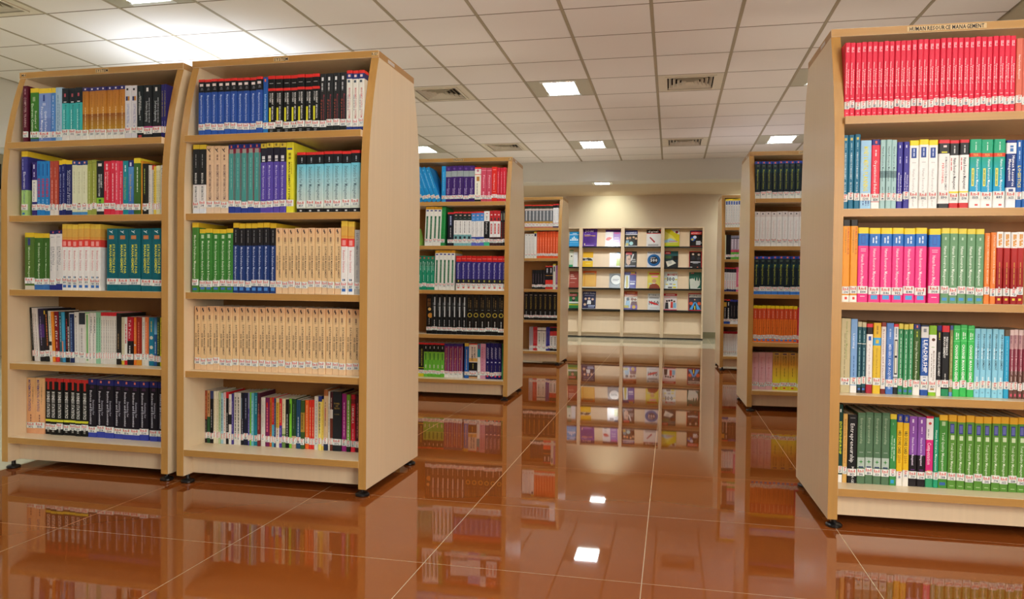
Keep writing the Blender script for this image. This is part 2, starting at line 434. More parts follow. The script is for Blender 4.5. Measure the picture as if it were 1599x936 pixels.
# ------------------------------------------------------------------ bookcases
CASE_W, CASE_D, CASE_H, TH, FOOT = .8791, .6229, 1.8516, .0335, .0344
ZS = (1.50465, 1.17115, .83167, .49147, .14999)
ST = .0285
def prof(z): return .31 * max(0, z - 1.25) ** 2
def case_meshes():
    zt = CASE_H - .0295
    zz = [FOOT, .4, .9, 1.25, 1.32, 1.4, 1.48, 1.56, 1.64, 1.72, 1.78, zt]
    pts = [(prof(z), z) for z in zz] + [(CASE_D - prof(z), z) for z in reversed(zz)]
    b = MB(); b.prism(pts, 0, 0, TH, 0, 1); side = b.mesh('side_panel', [M_MAPLE, M_HONEY], fix=True)
    v0 = prof(zt) - .004
    b = MB(); b.box((0, v0, zt), (CASE_W, CASE_D - v0, CASE_H), mis=[1, 1, 1, 1, 0, 0]); top = b.mesh('top_panel', [M_MAPLE, M_HONEYH], bevel=.0012)
    b = MB(); b.box((TH, 0, -ST), (CASE_W - TH, .2875, 0), mis=[1, 0, 0, 0, 0, 0]); shelf = b.mesh('shelf', [M_MAPLE, M_HONEYH], bevel=.0008)
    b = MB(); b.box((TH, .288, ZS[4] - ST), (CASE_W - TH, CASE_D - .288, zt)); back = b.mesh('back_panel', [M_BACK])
    b = MB(); b.box((TH, .06, FOOT + .002), (CASE_W - TH, .078, ZS[4] - ST - .0005)); pl = b.mesh('plinth', [M_MAPLE], bevel=.0008)
    b = MB(); b.lathe([(.026, 0), (.029, .003), (.029, .009), (.024, .013), (.012, .015), (.009, .018), (.009, FOOT)], 20); ft = b.mesh('foot', [M_BLACK])
    return side, top, shelf, back, pl, ft
CM = case_meshes()
def sign_mesh(txt, w, h, size=.8):
    b = MB(); b.box((0, -.0008, 0), (w, 0, h), 0, lin('d6b988'))
    add_text(b, txt, lambda gx, gy: (w * (.03 + .94 * gx), -.0011, h * (.5 - size / 2 + size * gy)), True, lin('14141e'))
    return b.mesh('sign', [M_SIGN])
CASES = {}
def bookcase(key, px, py, rz, left, label, signs=()):
    """left: the case lies to -u of its outer corner (px,py)"""
    r = empty('bookcase', (px, py, 0), rz); tag(r, label, 'bookcase', 'double sided library bookcases along the aisle')
    o = -CASE_W if left else 0
    side, top, shelf, back, pl, ft = CM
    put('side_panel', side, r, (o, 0, 0)); put('side_panel', side, r, (o + CASE_W - TH, 0, 0))
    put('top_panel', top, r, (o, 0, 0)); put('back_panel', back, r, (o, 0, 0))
    for k, z in enumerate(ZS):
        put('shelf', shelf, r, (o, .0 if k in (0, 4) else .01, z))
        put('shelf', shelf, r, (o + CASE_W, CASE_D, z), (0, 0, math.pi))
    put('plinth', pl, r, (o, 0, 0)); put('plinth', pl, r, (o + CASE_W, CASE_D, 0), (0, 0, math.pi))
    for x in (.03, CASE_W - .03):
        for y in (.034, CASE_D - .034): put('foot', ft, r, (o + x, y, 0))
    v0 = prof(CASE_H - .0295) - .004
    for txt, x0, x1, z, h in signs: put('sign', sign_mesh(txt, x1 - x0, h), r, (x0, v0, z))
    if signs:   # blank pocket on the end of the slab
        b = MB(); b.box((-.0008, 0, 0), (.0008, .075, .014), 0, lin('d8cfc8')); put('end_label', b.mesh('end_label', [M_SIGN]), r, (.0 if left else 0, .2, CASE_H - .023))
    CASES[key] = (r, left)
    return r
T = CASE_H - .0295
bookcase('L1', -2.1374, 2.8278, -.0098, True, 'light wood SYSTEM bookcase, leftmost, cut close to the frame edge', [('SYSTEM', -.458, -.389, T + .007, .0165), ('M-1', -.866, -.842, T + .008, .014)])
bookcase('L2', -1.2078, 2.8154, -.0044, True, 'light wood SYSTEM bookcase with wide bare end panel facing the aisle', [('SYSTEM', -.481, -.412, T + .007, .0165), ('R-127', -.031, -.003, T + .008, .013)])
bookcase('R1', .5717, 2.8809, .0203, False, 'light wood HUMAN RESOURCE MANAGEMENT bookcase, nearest on the right', [('HUMAN RESOURCE MANAGEMENT', .262, .527, T + .006, .0185)])
bookcase('L3', -1.1958, 5.4233, .0136, True, 'light wood FINANCE bookcase behind the wide end panel', [('FINANCE', -.468, -.386, T + .007, .0165), ('F-1', -.03, -.008, T + .008, .013)])
bookcase('L4', -1.1833, 7.995, -.0034, True, 'small looking bookcase between the FINANCE bookcase and magazine racks')
bookcase('R2', .5318, 5.4542, .0282, False, 'bookcase of navy, white and orange books behind the human resource bookcase', [('OPERATIONS', .335, .455, T + .007, .0165)])
bookcase('R3', .5061, 8.058, .0212, False, 'narrow showing bookcase beside the back wall, right of the magazine racks')

# ------------------------------------------------------------------ books
STYLES = {}
for line in '''mar|maroon training manual|0:5a1228|V:COMPUTER TRAINING:.5:.2:.72:.4:c9a9a9;L:.5:.05:.15:.3:b98a90
gfe|green electronic commerce textbook with yellow top|0:e8c838 .08:3f7a2c .93:3a5f8a|V:Electronic Commerce:.3:.28:.86:.26:e6efd8;V:Frontiers of:.68:.42:.74:.24:e6efd8;R:.35:.42:.16:.24:cfe0bf;R:.52:.59:.16:.24:cfe0bf
qsp|wide lilac software management textbook with yellow top|0:efce3c .09:7d97d0 .55:6d86c4|V:Quality Software:.62:.42:.85:.2:f2f4fb;V:Project Management:.3:.34:.95:.2:f2f4fb;R:.38:.54:.12:.24:3a4f93;R:.36:.4:.27:.32:e8ecf8;R:.45:.49:.27:.32:e8ecf8;R:.54:.58:.27:.32:e8ecf8
bsw|mid blue software paperback with yellow top|0:f0d040 .09:4f86c8|V:Software:.5:.3:.75:.3:dbe7f5;L:.5:.14:.26:.2:dbe7f5
ltb|pale blue plain paperback|0:a9c6da|L:.4:.14:.8:.16:5d7fa8;L:.65:.3:.7:.14:6f8fae
tes|turquoise systems textbook with black top|0:20262c .26:1a1f24 .28:3fb5b3 .88:e9e7e2|V:Enterprise Systems:.6:.31:.84:.2:173c46;L:.35:.4:.8:.12:d9f2ee;R:.3:.7:.25:.265:e9e9e9;L:.5:.1:.17:.4:b04a55
gld|golden brown paperback with navy top|0:33306f .07:b0702e>c98b35 .5:8f5226>c89a30 .87:efece4|V:Software:.45:.14:.36:.22:8a5420;L:.55:.38:.84:.16:e8d8a8;R:.4:.66:.02:.05:e9e2e8
wst|white software testing paperback|0:dcdbe0|V:SOFTWARE TESTING:.55:.34:.7:.38:7d86b8;L:.5:.74:.84:.3:a6abc9;R:.2:.5:.2:.28:2f3b6e;R:.5:.78:.2:.28:c98a3a;R:.3:.6:.05:.09:3a3a44
bk1|black paperback with white lettering|0:1c2426|V:SOFTWARE ENGINEERING:.4:.12:.55:.22:e2e6e6;L:.6:.2:.46:.14:c6cccc;L:.5:.57:.65:.3:8d9494;R:.25:.75:.93:1:b04042
bks|black textbook with silver script title|0:1e2124 .77:c0508a .81:1e2124|V:Software Engineering:.42:.3:.68:.3:c9cfd2;L:.7:.24:.72:.12:b8bec2;R:.35:.6:.05:.12:e3e3e3
nit|navy strategy paperback with yellow lettering|0:29266a|V:IT STRATEGY AND APPLICATIONS:.5:.12:.6:.3:c9b840;L:.5:.68:.85:.16:9b98c0
ecm|tall electronic commerce textbook, yellow purple green|0:f0d038 .085:3c3a86 .6:a8cf7c|V:Electronic:.55:.32:.58:.38:f0f2fa;V:Commerce:.55:.6:.86:.36:44527a;L:.3:.12:.3:.14:aeb0dd;R:.2:.6:.95:.98:3a6fb0
eco|purple and white e-commerce paperback|0:3a2a72 .33:e9e6dc .74:33286c|V:E-Commerce:.5:.37:.72:.36:4d4775;L:.5:.18:.27:.3:d9d5ee;R:.35:.6:.04:.12:dcdcec
bl3|blue paperback with red middle lettering|0:2780c4|R:.42:.6:.05:.27:1c3f86;L:.35:.32:.66:.34:b03a62;L:.65:.32:.66:.34:b03a62;L:.5:.7:.86:.36:7db4e2
rdb|red brown paperback with pale lettering|0:b24a38 .9:e4ddd2|L:.6:.35:.85:.2:e8b6a2;L:.35:.12:.3:.16:dda08c
nvy|navy paperback with yellow top|0:efcb2c .08:232a6a|V:Marketing of Services:.5:.25:.8:.3:b9c1e4;L:.3:.12:.2:.2:9da6d4
nvw|wide navy systems textbook with yellow top|0:f0cf35 .07:20265f|V:Information Systems:.62:.18:.86:.2:dfe3f4;V:Analysis and Design:.34:.18:.86:.2:dfe3f4
crm|cream paperback with navy top|0:27407f .08:dfe2c0 .94:4a8cc0|L:.45:.2:.6:.16:b0b08c;C:.5:.8:.22:9c4436;R:.38:.68:.02:.055:f0b0a0
olv|olive green paperback|0:95a044 .05:7d8934 .06:9aa449|L:.5:.2:.8:.3:c6cc90
bms|black information systems textbook with lime band|0:23282a .68:8ac63c .82:e8e6e0 .93:23282a|V:MANAGEMENT:.68:.25:.5:.22:e9ecec;V:INFORMATION SYSTEMS:.4:.25:.66:.22:e9ecec;L:.5:.71:.8:.5:2f5a24;R:.25:.75:.05:.1:e6d8d2
rit|red information technology textbook|0:d92c44|V:Information Technology:.62:.2:.72:.22:f6e3e4;V:for Management:.32:.2:.55:.22:f6e3e4;L:.5:.05:.16:.4:f1c6cb;O:.45:.82:.26:f6e3e4
rdp|red paperback with fine white lettering|0:d8304a|L:.5:.24:.76:.22:f6dfe2;L:.5:.05:.15:.3:f1c6cb
rdq|second slim red paperback|0:e04a62|L:.5:.22:.72:.2:f8e6ea;L:.4:.05:.18:.3:f8e6ea
rec|red e-commerce paperback|0:db3850|V:E-Commerce:.55:.2:.5:.34:f8e8ea;L:.4:.54:.8:.2:f1c6cb
tel|teal systems paperback with yellow lettering|0:1f8d98|V:Strategic Systems:.5:.3:.72:.3:c3c85c;L:.5:.08:.2:.3:d6ebec
bdm|blue database paperback with gold lettering|0:2b2f6c .12:5a93cf>3763ad|V:Database Management:.5:.26:.75:.34:d0b84c;L:.5:.04:.11:.5:d9dcf0
gyt|green paperback with yellow top, taller than neighbours|0:ecd53a .09:40682b|L:.6:.16:.6:.2:dfe8cf
orl|slim orange-edged paperback|0:d9952d|
bkg|black paperback with green lettering|0:24231f|L:.4:.1:.6:.22:a4b85a;R:.3:.7:.86:.93:cfd0c8
sl1|slim white paperback|0:dcd9cf|L:.5:.1:.75:.3:8d8f95
sl2|slim grey paperback with red top|0:c8383a .09:c9cbcd|L:.5:.16:.75:.3:71747c
sl3|slim yellow paperback|0:e2c54a|L:.5:.1:.75:.3:7c6a2a
sl4|slim cream paperback|0:e4dfb4|L:.5:.1:.75:.3:8a8a70
ecw|white e-commerce paperback|0:e3e0d8|V:E-COMMERCE:.5:.06:.6:.45:55585e;C:.5:.66:.3:c9ced6
gsm|green statistics textbook with yellow top|0:d8b52c .08:51702e .93:cfc5b0|V:Statistics for Management:.5:.28:.86:.2:dfe8c8;R:.36:.62:.1:.22:3a3f7a;R:.42:.46:.25:.28:dfe8c8;R:.52:.56:.25:.28:dfe8c8
gsn|dark green statistics textbook with yellow top|0:dcb82c .08:3c6526 .9:3d6fae|V:Statistics for Management:.5:.24:.8:.2:e3ecd2;R:.42:.46:.17:.22:dfe8c8;R:.52:.56:.17:.22:dfe8c8
sta|white statistics textbook with navy ends|0:2a2a5e .06:dedad6 .85:2c327c|V:STATISTICS:.62:.27:.58:.34:5d6068;L:.3:.27:.68:.14:8b8d92;L:.5:.1:.14:.6:9a9a9a;R:.5:.72:.015:.045:d0606a
bst|white and red business statistics textbook|0:e3c148 .07:d9a84e .2:d88a34>e0b15a .235:e0443c .345:f0eeea|V:Business Statistics:.5:.4:.7:.34:d0525a;R:.24:.76:.26:.33:f2a09a;R:.3:.46:.79:.815:2a7fb5;R:.54:.7:.79:.815:2a2a2a;R:.22:.78:.92:.96:3b6cb4
tsm|thick teal statistics for management textbook|0:0f5f6a|V:STATISTICS FOR:.64:.25:.72:.2:e3dd3c:b;V:MANAGEMENT:.36:.26:.71:.2:e3dd3c:b;R:.22:.66:.11:.17:c47a4a;V:y:.5:.03:.08:.3:dde5e5
t01|slim black paperback leaning at row start|0:2a2b28|L:.5:.2:.7:.3:7a7a72
t02|slim white leaning paperback|0:d8d2cc|L:.5:.1:.8:.3:9a8f8c
t03|dark paperback with purple spine edge|0:2b2540 .3:4b2b6c .55:26222c .85:1c1c20|L:.4:.15:.7:.2:8a80a0
t04|black paperback with orange marks|0:1e1d20 .55:2a2224 .8:d9d5cf .9:222|L:.6:.1:.7:.25:d9772e;R:.1:.4:.03:.1:d8b638
t05|slim cream and green paperback|0:dcd8c8|R:.1:.9:.6:.68:2a2c2c;L:.6:.1:.5:.3:7a9a6a
t06|slim orange paperback|0:e48a28|L:.5:.1:.75:.25:b86a18
sty|crimson paperback with white lettering STAY|0:7a1a24 .82:c9332e|V:STAY:.5:.08:.3:.5:f2efec:b;V:STAY:.5:.38:.56:.5:f2efec:b;L:.5:.6:.72:.3:e8a49a
t07|dark teal paperback|0:2a5f6c .85:406a78|L:.5:.15:.6:.25:b5cfd4;C:.5:.1:.14:d9e5e6
t08|bright cyan slim paperback|0:3f9fc4 .55:3a88b4|R:.1:.5:.58:.8:d98a6a
t09|black paperback with red lettering|0:1b1a1c|L:.35:.15:.75:.25:a8383c;L:.7:.3:.8:.25:d6d6d6
t10|navy paperback with white edge strip|0:e2e2e4 .02:22305a|L:.5:.1:.85:.35:6f8dbd;R:0:.1:0:1:dfe2e4
t11|white paperback with small black dot|0:d7d5cf|L:.5:.2:.8:.2:9f9c98;C:.4:.09:.14:222
t12|white paperback with dark cover picture|0:c9c6c0 .02:30343a .25:d6d3cd|L:.5:.32:.8:.3:a6a19c
t13|slim green and cream paperback|0:8fbf86 .03:d9d8c6|R:.4:.8:.05:.95:68a860
t14|white paperback with black lettering|0:dcdad2|L:.65:.08:.4:.3:2b2b2b;L:.35:.25:.8:.2:8a8a8a
t15|pale green slim paperback|0:8fc4a0|L:.5:.1:.75:.3:5a8f6c
t16|thin white booklet with red top|0:cf2c34 .07:d9d5cc|L:.5:.15:.8:.3:8d8a84
t17|black paperback taller than neighbours|0:26221f|L:.5:.4:.7:.25:9c7f5a
t18|slim beige paperback with yellow foot|0:cfc8a8 .86:c9b03a|L:.5:.12:.75:.2:a8a084
t19|white paperback with red letters down it|0:e2dfd6 .84:c8242c|L:.5:.14:.55:.45:c03038
t20|red and black paperback with white script|0:b01c2c .5:1f1a1c|V:Tall Tales:.5:.06:.45:.4:e8c4c6;L:.5:.6:.8:.3:cfcfcf
t21|slim orange paperback with round mark|0:dd7428|L:.5:.1:.5:.2:f0c090;C:.5:.58:.3:cfc8c0
t22|dark red paperback|0:8f2418 .85:d08a28|L:.5:.1:.8:.25:c8705a
t23|white paperback with plain spine|0:d9d6c8|L:.5:.1:.45:.25:8a8a84
t24|orange and white slim paperback|0:e07a48 .84:e4ddd4|L:.4:.1:.75:.2:f2c8b0
t25|teal paperback with three pale ovals|0:1f7f9c|C:.5:.42:.3:d9d2bc;C:.5:.62:.3:d9d2bc;C:.5:.79:.3:d9d2bc;L:.5:.08:.3:.3:c8c06a
t26|slim blue paperback with cloud cover|0:2a62a0>7fb0d4 .35:2a5a98|L:.5:.5:.75:.3:cfdcea
t27|dark green slim paperback|0:26402a|L:.5:.1:.75:.3:b8c04a
t28|slim yellow paperback against side panel|0:d9cc2a|L:.5:.1:.75:.3:3a3a20
mth|thick peach mathematical statistics textbook|0:e8bd84>e6a878 .9:e6a87c|V:MATHEMATICAL STATISTICS:.36:.04:.6:.26:463a86:b;V:FUNDAMENTALS:.74:.17:.47:.12:8a6a50;L:.5:.66:.8:.2:8a5a50
bss|black and red business statistics textbook|0:c8302a .06:1a1b1a .73:d8d83a .77:1a1b1a|R:.36:.7:.05:.2:c8342e;V:BUSINESS STATISTICS:.54:.24:.7:.46:f0f0ea:b;L:.5:.88:.95:.5:b8b8b0
sbe|navy and black statistics for business textbook|0:272a74 .1:1a1620 .9:3a46a4|V:Business and Economics:.36:.2:.78:.26:e2e2ee;V:Statistics for:.66:.36:.62:.22:c6c6d6;L:.5:.12:.17:.5:6a3a6a;L:.5:.82:.87:.5:8a8a96;R:.4:.6:.02:.06:e8806a
mib|blue information systems textbook, black top|0:d8322c .045:1b1c20 .23:2c4f9e>2f56a8 .8:e0443c .825:e6e4e4 .845:2d58ad|V:Management Information Systems:.54:.28:.76:.3:cbd8f2;R:.25:.8:.08:.125:e8d8d4;L:.6:.15:.2:.4:9a9aa0
blt|slim bright blue paperback, no red top|0:2a4f9c>2a80c8|V:Information Systems:.5:.3:.76:.36:cfe4f6;R:.3:.6:.03:.08:e0705a
mik|black information systems textbook with yellow band|0:d8302a .055:191a1a .215:d8322c .26:191a1a|V:MANAGEMENT:.66:.3:.5:.2:e6e6e2:b;V:INFORMATION:.66:.53:.76:.2:e6e6e2:b;V:SYSTEMS:.36:.3:.46:.2:d0d0cc:b;R:.2:.44:.55:.79:dcd832;L:.5:.12:.16:.7:b8b8b4;L:.5:.93:.98:.5:a0a0a0
kno|dark grey knowledge textbook with red lettering|0:2a2b2c|V:Management Information:.66:.36:.82:.22:a0404a;V:Systems:.32:.44:.82:.22:b0503e;L:.4:.16:.3:.3:b8b8b8;R:.3:.6:.06:.12:e2e2e2
mcs|white management control systems textbook, red top|0:d8342c .05:28356f .14:e2dfd2 .93:2a3a7a|V:MANAGEMENT CONTROL:.56:.29:.62:.3:c8545a;V:SYSTEMS:.56:.64:.8:.3:c8545a;R:.3:.72:.07:.11:e8c8c4;R:.25:.65:.16:.2:4a5560;L:.3:.4:.66:.12:5a6a8a
isb|black over white information systems textbook|0:e4c83c .065:242526 .58:e6e4e0 .93:dfe4ea|V:INFORMATION SYSTEMS:.5:.6:.86:.34:4a4e52:b;V:MANAGING:.5:.41:.56:.3:d8d8d4:b;L:.5:.14:.33:.16:8f9090
bmi|beige information systems textbook|0:e3c29c>e2c4a4 .85:e6cdb0|V:MANAGEMENT INFORMATION SYSTEMS:.54:.28:.8:.32:6a4a4c:b;V:y:.52:.03:.1:.4:2a2224;L:.5:.13:.22:.3:8a6a5c
tlr|teal textbook, crimson edges, navy top|0:27357f .06:8a2a3c .13:4a9a92 .87:2d3f92|R:0:.1:.06:.9:8a2a3c;R:.86:1:.06:.9:8a2a3c;R:.2:.8:.07:.13:9a9a92;L:.5:.2:.65:.18:7fc0b8;R:.4:.62:.015:.05:e8705a
pms|purple systems analysis textbook with yellow top|0:e6cf4a .065:242230 .27:5a4aa6|V:Modern Systems Analysis:.5:.32:.8:.28:d5d0ee;L:.5:.18:.26:.7:d8d8d8;R:.35:.6:.01:.045:8a7a3a
ydb|tall yellow database management textbook|0:e8e03a|V:MANAGEMENT SYSTEMS:.45:.28:.87:.26:2a2a2a:b;V:DATABASE:.76:.28:.45:.16:8a7a20;R:.15:.85:.08:.105:3a3f8a;L:.5:.15:.24:.5:8a8020
sm8|pale blue statistics for management textbook|0:d8322e .045:1e1f22 .2:6fc6da>d9dfd0 .93:1d1e20|V:Statistics for Management:.5:.24:.79:.38:46606a;L:.6:.09:.17:.2:9aa0a6;R:.38:.62:.955:.98:c9c9c9
mdg|tall green database management textbook, yellow top|0:dcb82c .07:4a8238|V:Modern Database Management:.5:.18:.8:.36:e6efd8;R:.2:.8:.94:.97:3a6fb8
msg|green systems analysis textbook with yellow top|0:e2bf30 .065:3f8236|V:Modern Systems Analysis & Design:.5:.19:.82:.3:e6efd8;L:.5:.09:.16:.6:b9d0a8;R:.2:.8:.92:.955:4a72b8
mdn|navy database management textbook, black upper half|0:d9b52c .07:211f22 .32:233a72|V:Modern Database Management:.5:.34:.82:.32:cfd8ee;L:.5:.1:.28:.14:8a8a8a;R:.2:.8:.92:.965:4f8ad0
dmd|peach database management and design textbook|0:e6b88c>e8c490 .2:e7c592 .9:e6c298|V:DATABASE MANAGEMENT:.66:.28:.76:.26:5a4238:b;V:AND DESIGN:.3:.42:.64:.24:5a4238:b;R:.3:.46:.02:.06:2c2430;R:.42:.56:.05:.085:2c2430;L:.5:.14:.23:.4:9a7a60
dgy|grey data communications paperback|0:b8b6b0|V:DATA COMMUNICATIONS:.5:.05:.55:.4:77767a;L:.5:.62:.75:.2:8f8e92
n01|red brown novel with dark foot|0:a04a30 .55:2a2022|L:.5:.1:.5:.3:e0a060;L:.5:.58:.8:.25:b0a8a0
n02|tan and green novel|0:c99a6a .5:2f5a38|L:.5:.05:.45:.4:6a4428
n03|slim black novel|0:3a4470 .15:1c1d20|L:.5:.35:.7:.2:b8bcc4
n04|cream novel with pink lettering|0:e4dfc4|L:.5:.15:.75:.22:b8a46a
n05|slim pale green novel|0:b4cc9c|L:.5:.15:.75:.3:3e5a3a
n06|slim pale blue novel|0:a8d0dc|L:.5:.12:.75:.3:2a3a4a
n07|slim white novel with red lettering|0:e0c0c0 .1:e4e0da|L:.5:.1:.75:.25:c05a5a
n08|slim black novel with red top|0:c8282c .12:1f2022|L:.5:.4:.75:.25:c9c9c9
n09|slim white novel with black band|0:e4e2dc .4:2a2a2c .6:e4e2dc|L:.5:.1:.35:.25:555
n10|slim violet novel|0:4a3f86|L:.5:.15:.75:.3:a8a0d0
n11|white novel with spaced capitals|0:e0ddd2|L:.5:.08:.78:.42:5a5e5a
n12|slim black novel with pale strip|0:20242a|R:.1:.4:.1:.5:6f8aa0;L:.6:.5:.8:.25:aab
n13|dark navy novel with silver lettering|0:1f2238|L:.5:.1:.5:.3:8a90a8
n14|slim purple novel with grey top|0:8a8cb8 .3:5a52a4|L:.5:.4:.75:.25:c8c4e8
n15|slim lime green novel|0:78c43a|L:.5:.15:.75:.25:4a8a20
n16|slim aqua novel|0:6ab8c4|L:.5:.15:.75:.3:e0eef0
n17|deep teal novel|0:1f7f94|L:.5:.06:.4:.35:8ac4d0
n18|slim maroon novel with teal top|0:4a2030 .4:7a2a2c|L:.5:.2:.7:.25:c08a7a
n19|plain white novel|0:dcd8ce|L:.5:.15:.6:.16:b0aca4
n20|plum novel with script title|0:7a2456|L:.5:.2:.7:.5:d86a7a;R:.3:.6:.1:.2:d83a2a
n21|slim orange and brown novel|0:c86a28|L:.5:.1:.75:.3:6a4a20
n22|red novel with cyan foot|0:d42c28 .55:5ab0c4|L:.5:.1:.5:.2:f0b0a0
n23|slim slate blue novel|0:3a4470|L:.5:.1:.75:.25:a0a8c8
n24|yellow and white novel|0:d8c890 .08:d9b64a .6:e2dccc|L:.5:.1:.8:.35:8a6a28
n25|red novel with violet foot|0:d2303a .55:5a3fa0|L:.5:.1:.5:.35:f0d070;L:.5:.6:.75:.2:d8d0f0
n26|cream novel with green picture foot|0:e6dfb8 .6:b8c490 .72:6a8a4a|L:.5:.1:.5:.22:8a7a50
n27|black novel with script lettering|0:1c1c1e|L:.5:.3:.8:.3:c0c0c0
n28|bright green novel with dark vine|0:7ccc3a|R:.2:.6:.1:.3:243a1c
n29|dark green novel with beige foot|0:2a4a2c .75:c9a888|L:.5:.1:.6:.2:6a8a6a
n30|slate blue novel with grey capitals|0:2a4f70|L:.5:.35:.8:.3:a8b8c4
n31|olive green novel with gold lettering|0:3f5a2c .25:a88a3a .65:3f5a2c|L:.5:.28:.6:.3:4a3a18
n32|orange novel with pale top|0:e4642a|L:.5:.1:.8:.2:f4c49c
n33|bright red novel|0:dc3428|L:.5:.15:.75:.3:f0d0a0
n34|white novel with grey lettering|0:dcd8ca|L:.5:.08:.8:.22:8a8a86
n35|yellow novel with blue top|0:27357a .1:e6d470|L:.5:.12:.7:.4:36406a
n36|slim yellow novel|0:e6c85a|L:.5:.15:.7:.25:a08030
n37|tan novel with brown top|0:a8683a .1:d2b48c .86:26304a|L:.5:.2:.6:.22:6a4a30;L:.5:.3:.5:.3:b03a3a
n38|slim white novel taller than neighbours|0:d8d4c6|L:.5:.2:.7:.25:888
n39|maroon and brown novel|0:4a2026 .3:d8d0c4 .45:6a3428|L:.5:.1:.3:.3:c8b0a0
ptr|thick black novel with gold lettering|0:26282b|H:POWER:.5:.2:.62:.03:b89a48;H:OF:.5:.24:.3:.03:b89a48;H:TRUTH:.5:.28:.62:.03:b89a48;H:POWER:.5:.38:.6:.022:8a7a50
n40|magenta novel|0:9c2a7c|L:.5:.15:.75:.3:e8a0d0
n41|lime novel with white lettering|0:7ab838 .86:1f2a1c|L:.5:.1:.8:.4:eaf4dc
mal|red novel lettered I AM MALALA|0:c8283a .08:8a2830 .16:e02c40|V:I AM MALALA:.5:.2:.5:.5:f6eaea:b;L:.5:.6:.78:.2:f0b8b8
n42|dark maroon novel against side panel|0:4a1c24|L:.5:.15:.75:.3:c0686a
hrf|red human resource management fundamentals paperback|0:e0304a|V:Fundamentals of:.68:.36:.6:.24:f8e0e4;V:Human Resource Management:.34:.27:.69:.24:f8e0e4;L:.35:.06:.13:.22:f4c6ce;L:.6:.06:.13:.22:f4c6ce;L:.5:.73:.77:.5:f4c6ce;R:.3:.7:.82:.83:f4d0d6;L:.5:.935:.965:.4:f4c6ce
oro|salmon orange paperback at row end|0:d8705c|V:Human Resource Management:.5:.22:.55:.34:f4dcd4;O:.5:.78:.22:f6e6e0
tgl|petrol blue global human resource paperback|0:24647f .03:1f6d8c|V:HUMAN RESOURCE MANAGEMENT:.5:.24:.6:.3:cfe4ec;V:IN YOUR JOB:.5:.64:.84:.3:cfe4ec;R:.3:.7:.04:.075:c8b460;L:.5:.11:.2:.3:8ab4c4
fmp|wide sky blue textbook with yellow capitals|0:9fcbe8|V:MONEY & MENTAL:.5:.09:.44:.42:e6dc3a:b;V:PLANNING:.5:.46:.74:.42:e6dc3a:b;L:.3:.78:.95:.12:3a4a8a;L:.55:.78:.95:.12:3a4a8a;L:.78:.78:.95:.12:3a4a8a
rob|red organizational behaviour textbook, navy top|0:2a2f7c .08:e2344a .9:eeece8|V:Organizational Behaviour:.5:.3:.86:.34:f8eaec;R:.4:.64:.02:.06:e8605a;L:.5:.15:.24:.26:f4c6ce
lth|pale teal human resource paperback|0:a8ccca .45:6a8a8c .55:a6c9c8|V:Human Resource Management:.5:.1:.6:.36:3c5658;L:.5:.68:.85:.24:6a8a8a
php|violet human resource practice paperback|0:3a3492|V:Human Resource:.7:.5:.85:.26:d8d8f0;V:Management in Practice:.34:.46:.88:.26:d8d8f0;L:.5:.22:.32:.3:a8a8d8;R:.35:.55:.05:.09:d8d8f0
whr|white human resource textbook, yellow top|0:f0d82e .075:f0efec|V:Human Resource Management:.5:.42:.97:.28:b4b4b2;R:.2:.74:.11:.26:2b4a96;L:.47:.125:.245:.2:b9c6e4;L:.5:.32:.34:.5:b8b8b8
hwb|white human resource textbook, black and red top|0:d8323a .045:e0444a .05:26272a .2:eeedea .93:28292c|V:HUMAN RESOURCE MANAGEMENT:.68:.25:.74:.2:6a6a6c;V:PERSONNEL:.4:.34:.64:.18:d8524e;R:.1:.9:.77:.79:3a66b4;R:.25:.75:.17:.19:d8d43a;R:.4:.7:.08:.11:e8d0cc
hbr|white human resource textbook, red foot|0:d8303a .045:252628 .22:efeeea .75:ecd82c .82:efeeea .92:c8282c|V:Human Resource Management:.56:.26:.72:.32:2c2c2e:b;L:.2:.26:.46:.14:c85a5a;L:.5:.08:.19:.2:c8c8c8
hgb|green over blue human resource textbook|0:27a47a .2:d8442c .255:1fa386>1f9ed8 .82:f0efec|V:Human Resource Management:.68:.29:.8:.22:e6f4f6;R:.18:.4:.42:.68:e8dc66;L:.29:.44:.66:.12:6a9a5a;V:SIXTH:.5:.21:.245:.4:f0d070;L:.5:.04:.17:.14:bfe4d4;R:.5:.75:.94:.965:d8524e
hnv|navy human resource textbook with white panels|0:2a3a86 .04:e8ebf0 .2:28407f .7:e8ebf0|V:Human Resource:.7:.23:.68:.26:f2f4f8:b;V:Management:.36:.28:.6:.26:f2f4f8:b;L:.5:.72:.78:.7:4a5a8a;L:.5:.08:.17:.5:4a7ab8;C:.5:.82:.14:3a7ac0
log|blue logistics paperback with yellow lettering|0:2a62ac|V:LOGISTICS:.55:.38:.7:.5:e8d84a:b;R:.3:.6:.03:.1:e0e8f4;L:.5:.16:.3:.3:9ac0e8;R:.2:.7:.77:.83:e8ecf0
ohr|orange human resource textbook with black top|0:28241f .075:e89a30 .92:f2ece2|V:HUMAN RESOURCE:.74:.09:.42:.22:c85a2c:b;V:management:.42:.12:.4:.16:8a6a3a;R:.4:.7:.94:.97:d8423a
phr|pink human resource textbook, blue and yellow top|0:ecd02e .08:2a6fc0 .245:ea3a86|V:Human Resource Management:.5:.28:.8:.28:f8dfea;L:.62:.11:.22:.2:cfe0f4;L:.36:.13:.22:.2:cfe0f4;R:.22:.8:.905:.96:4fa4dc
phl|pink human resource textbook with boxed logo|0:ecd02e .08:2a6fc0 .245:ea3a86|V:Human Resource Management:.46:.36:.86:.3:f8dfea;R:.3:.66:.1:.22:3a4fa6;R:.34:.62:.11:.21:2a6fc0;L:.5:.28:.33:.6:f8c0da;L:.5:.91:.95:.6:f8dfea
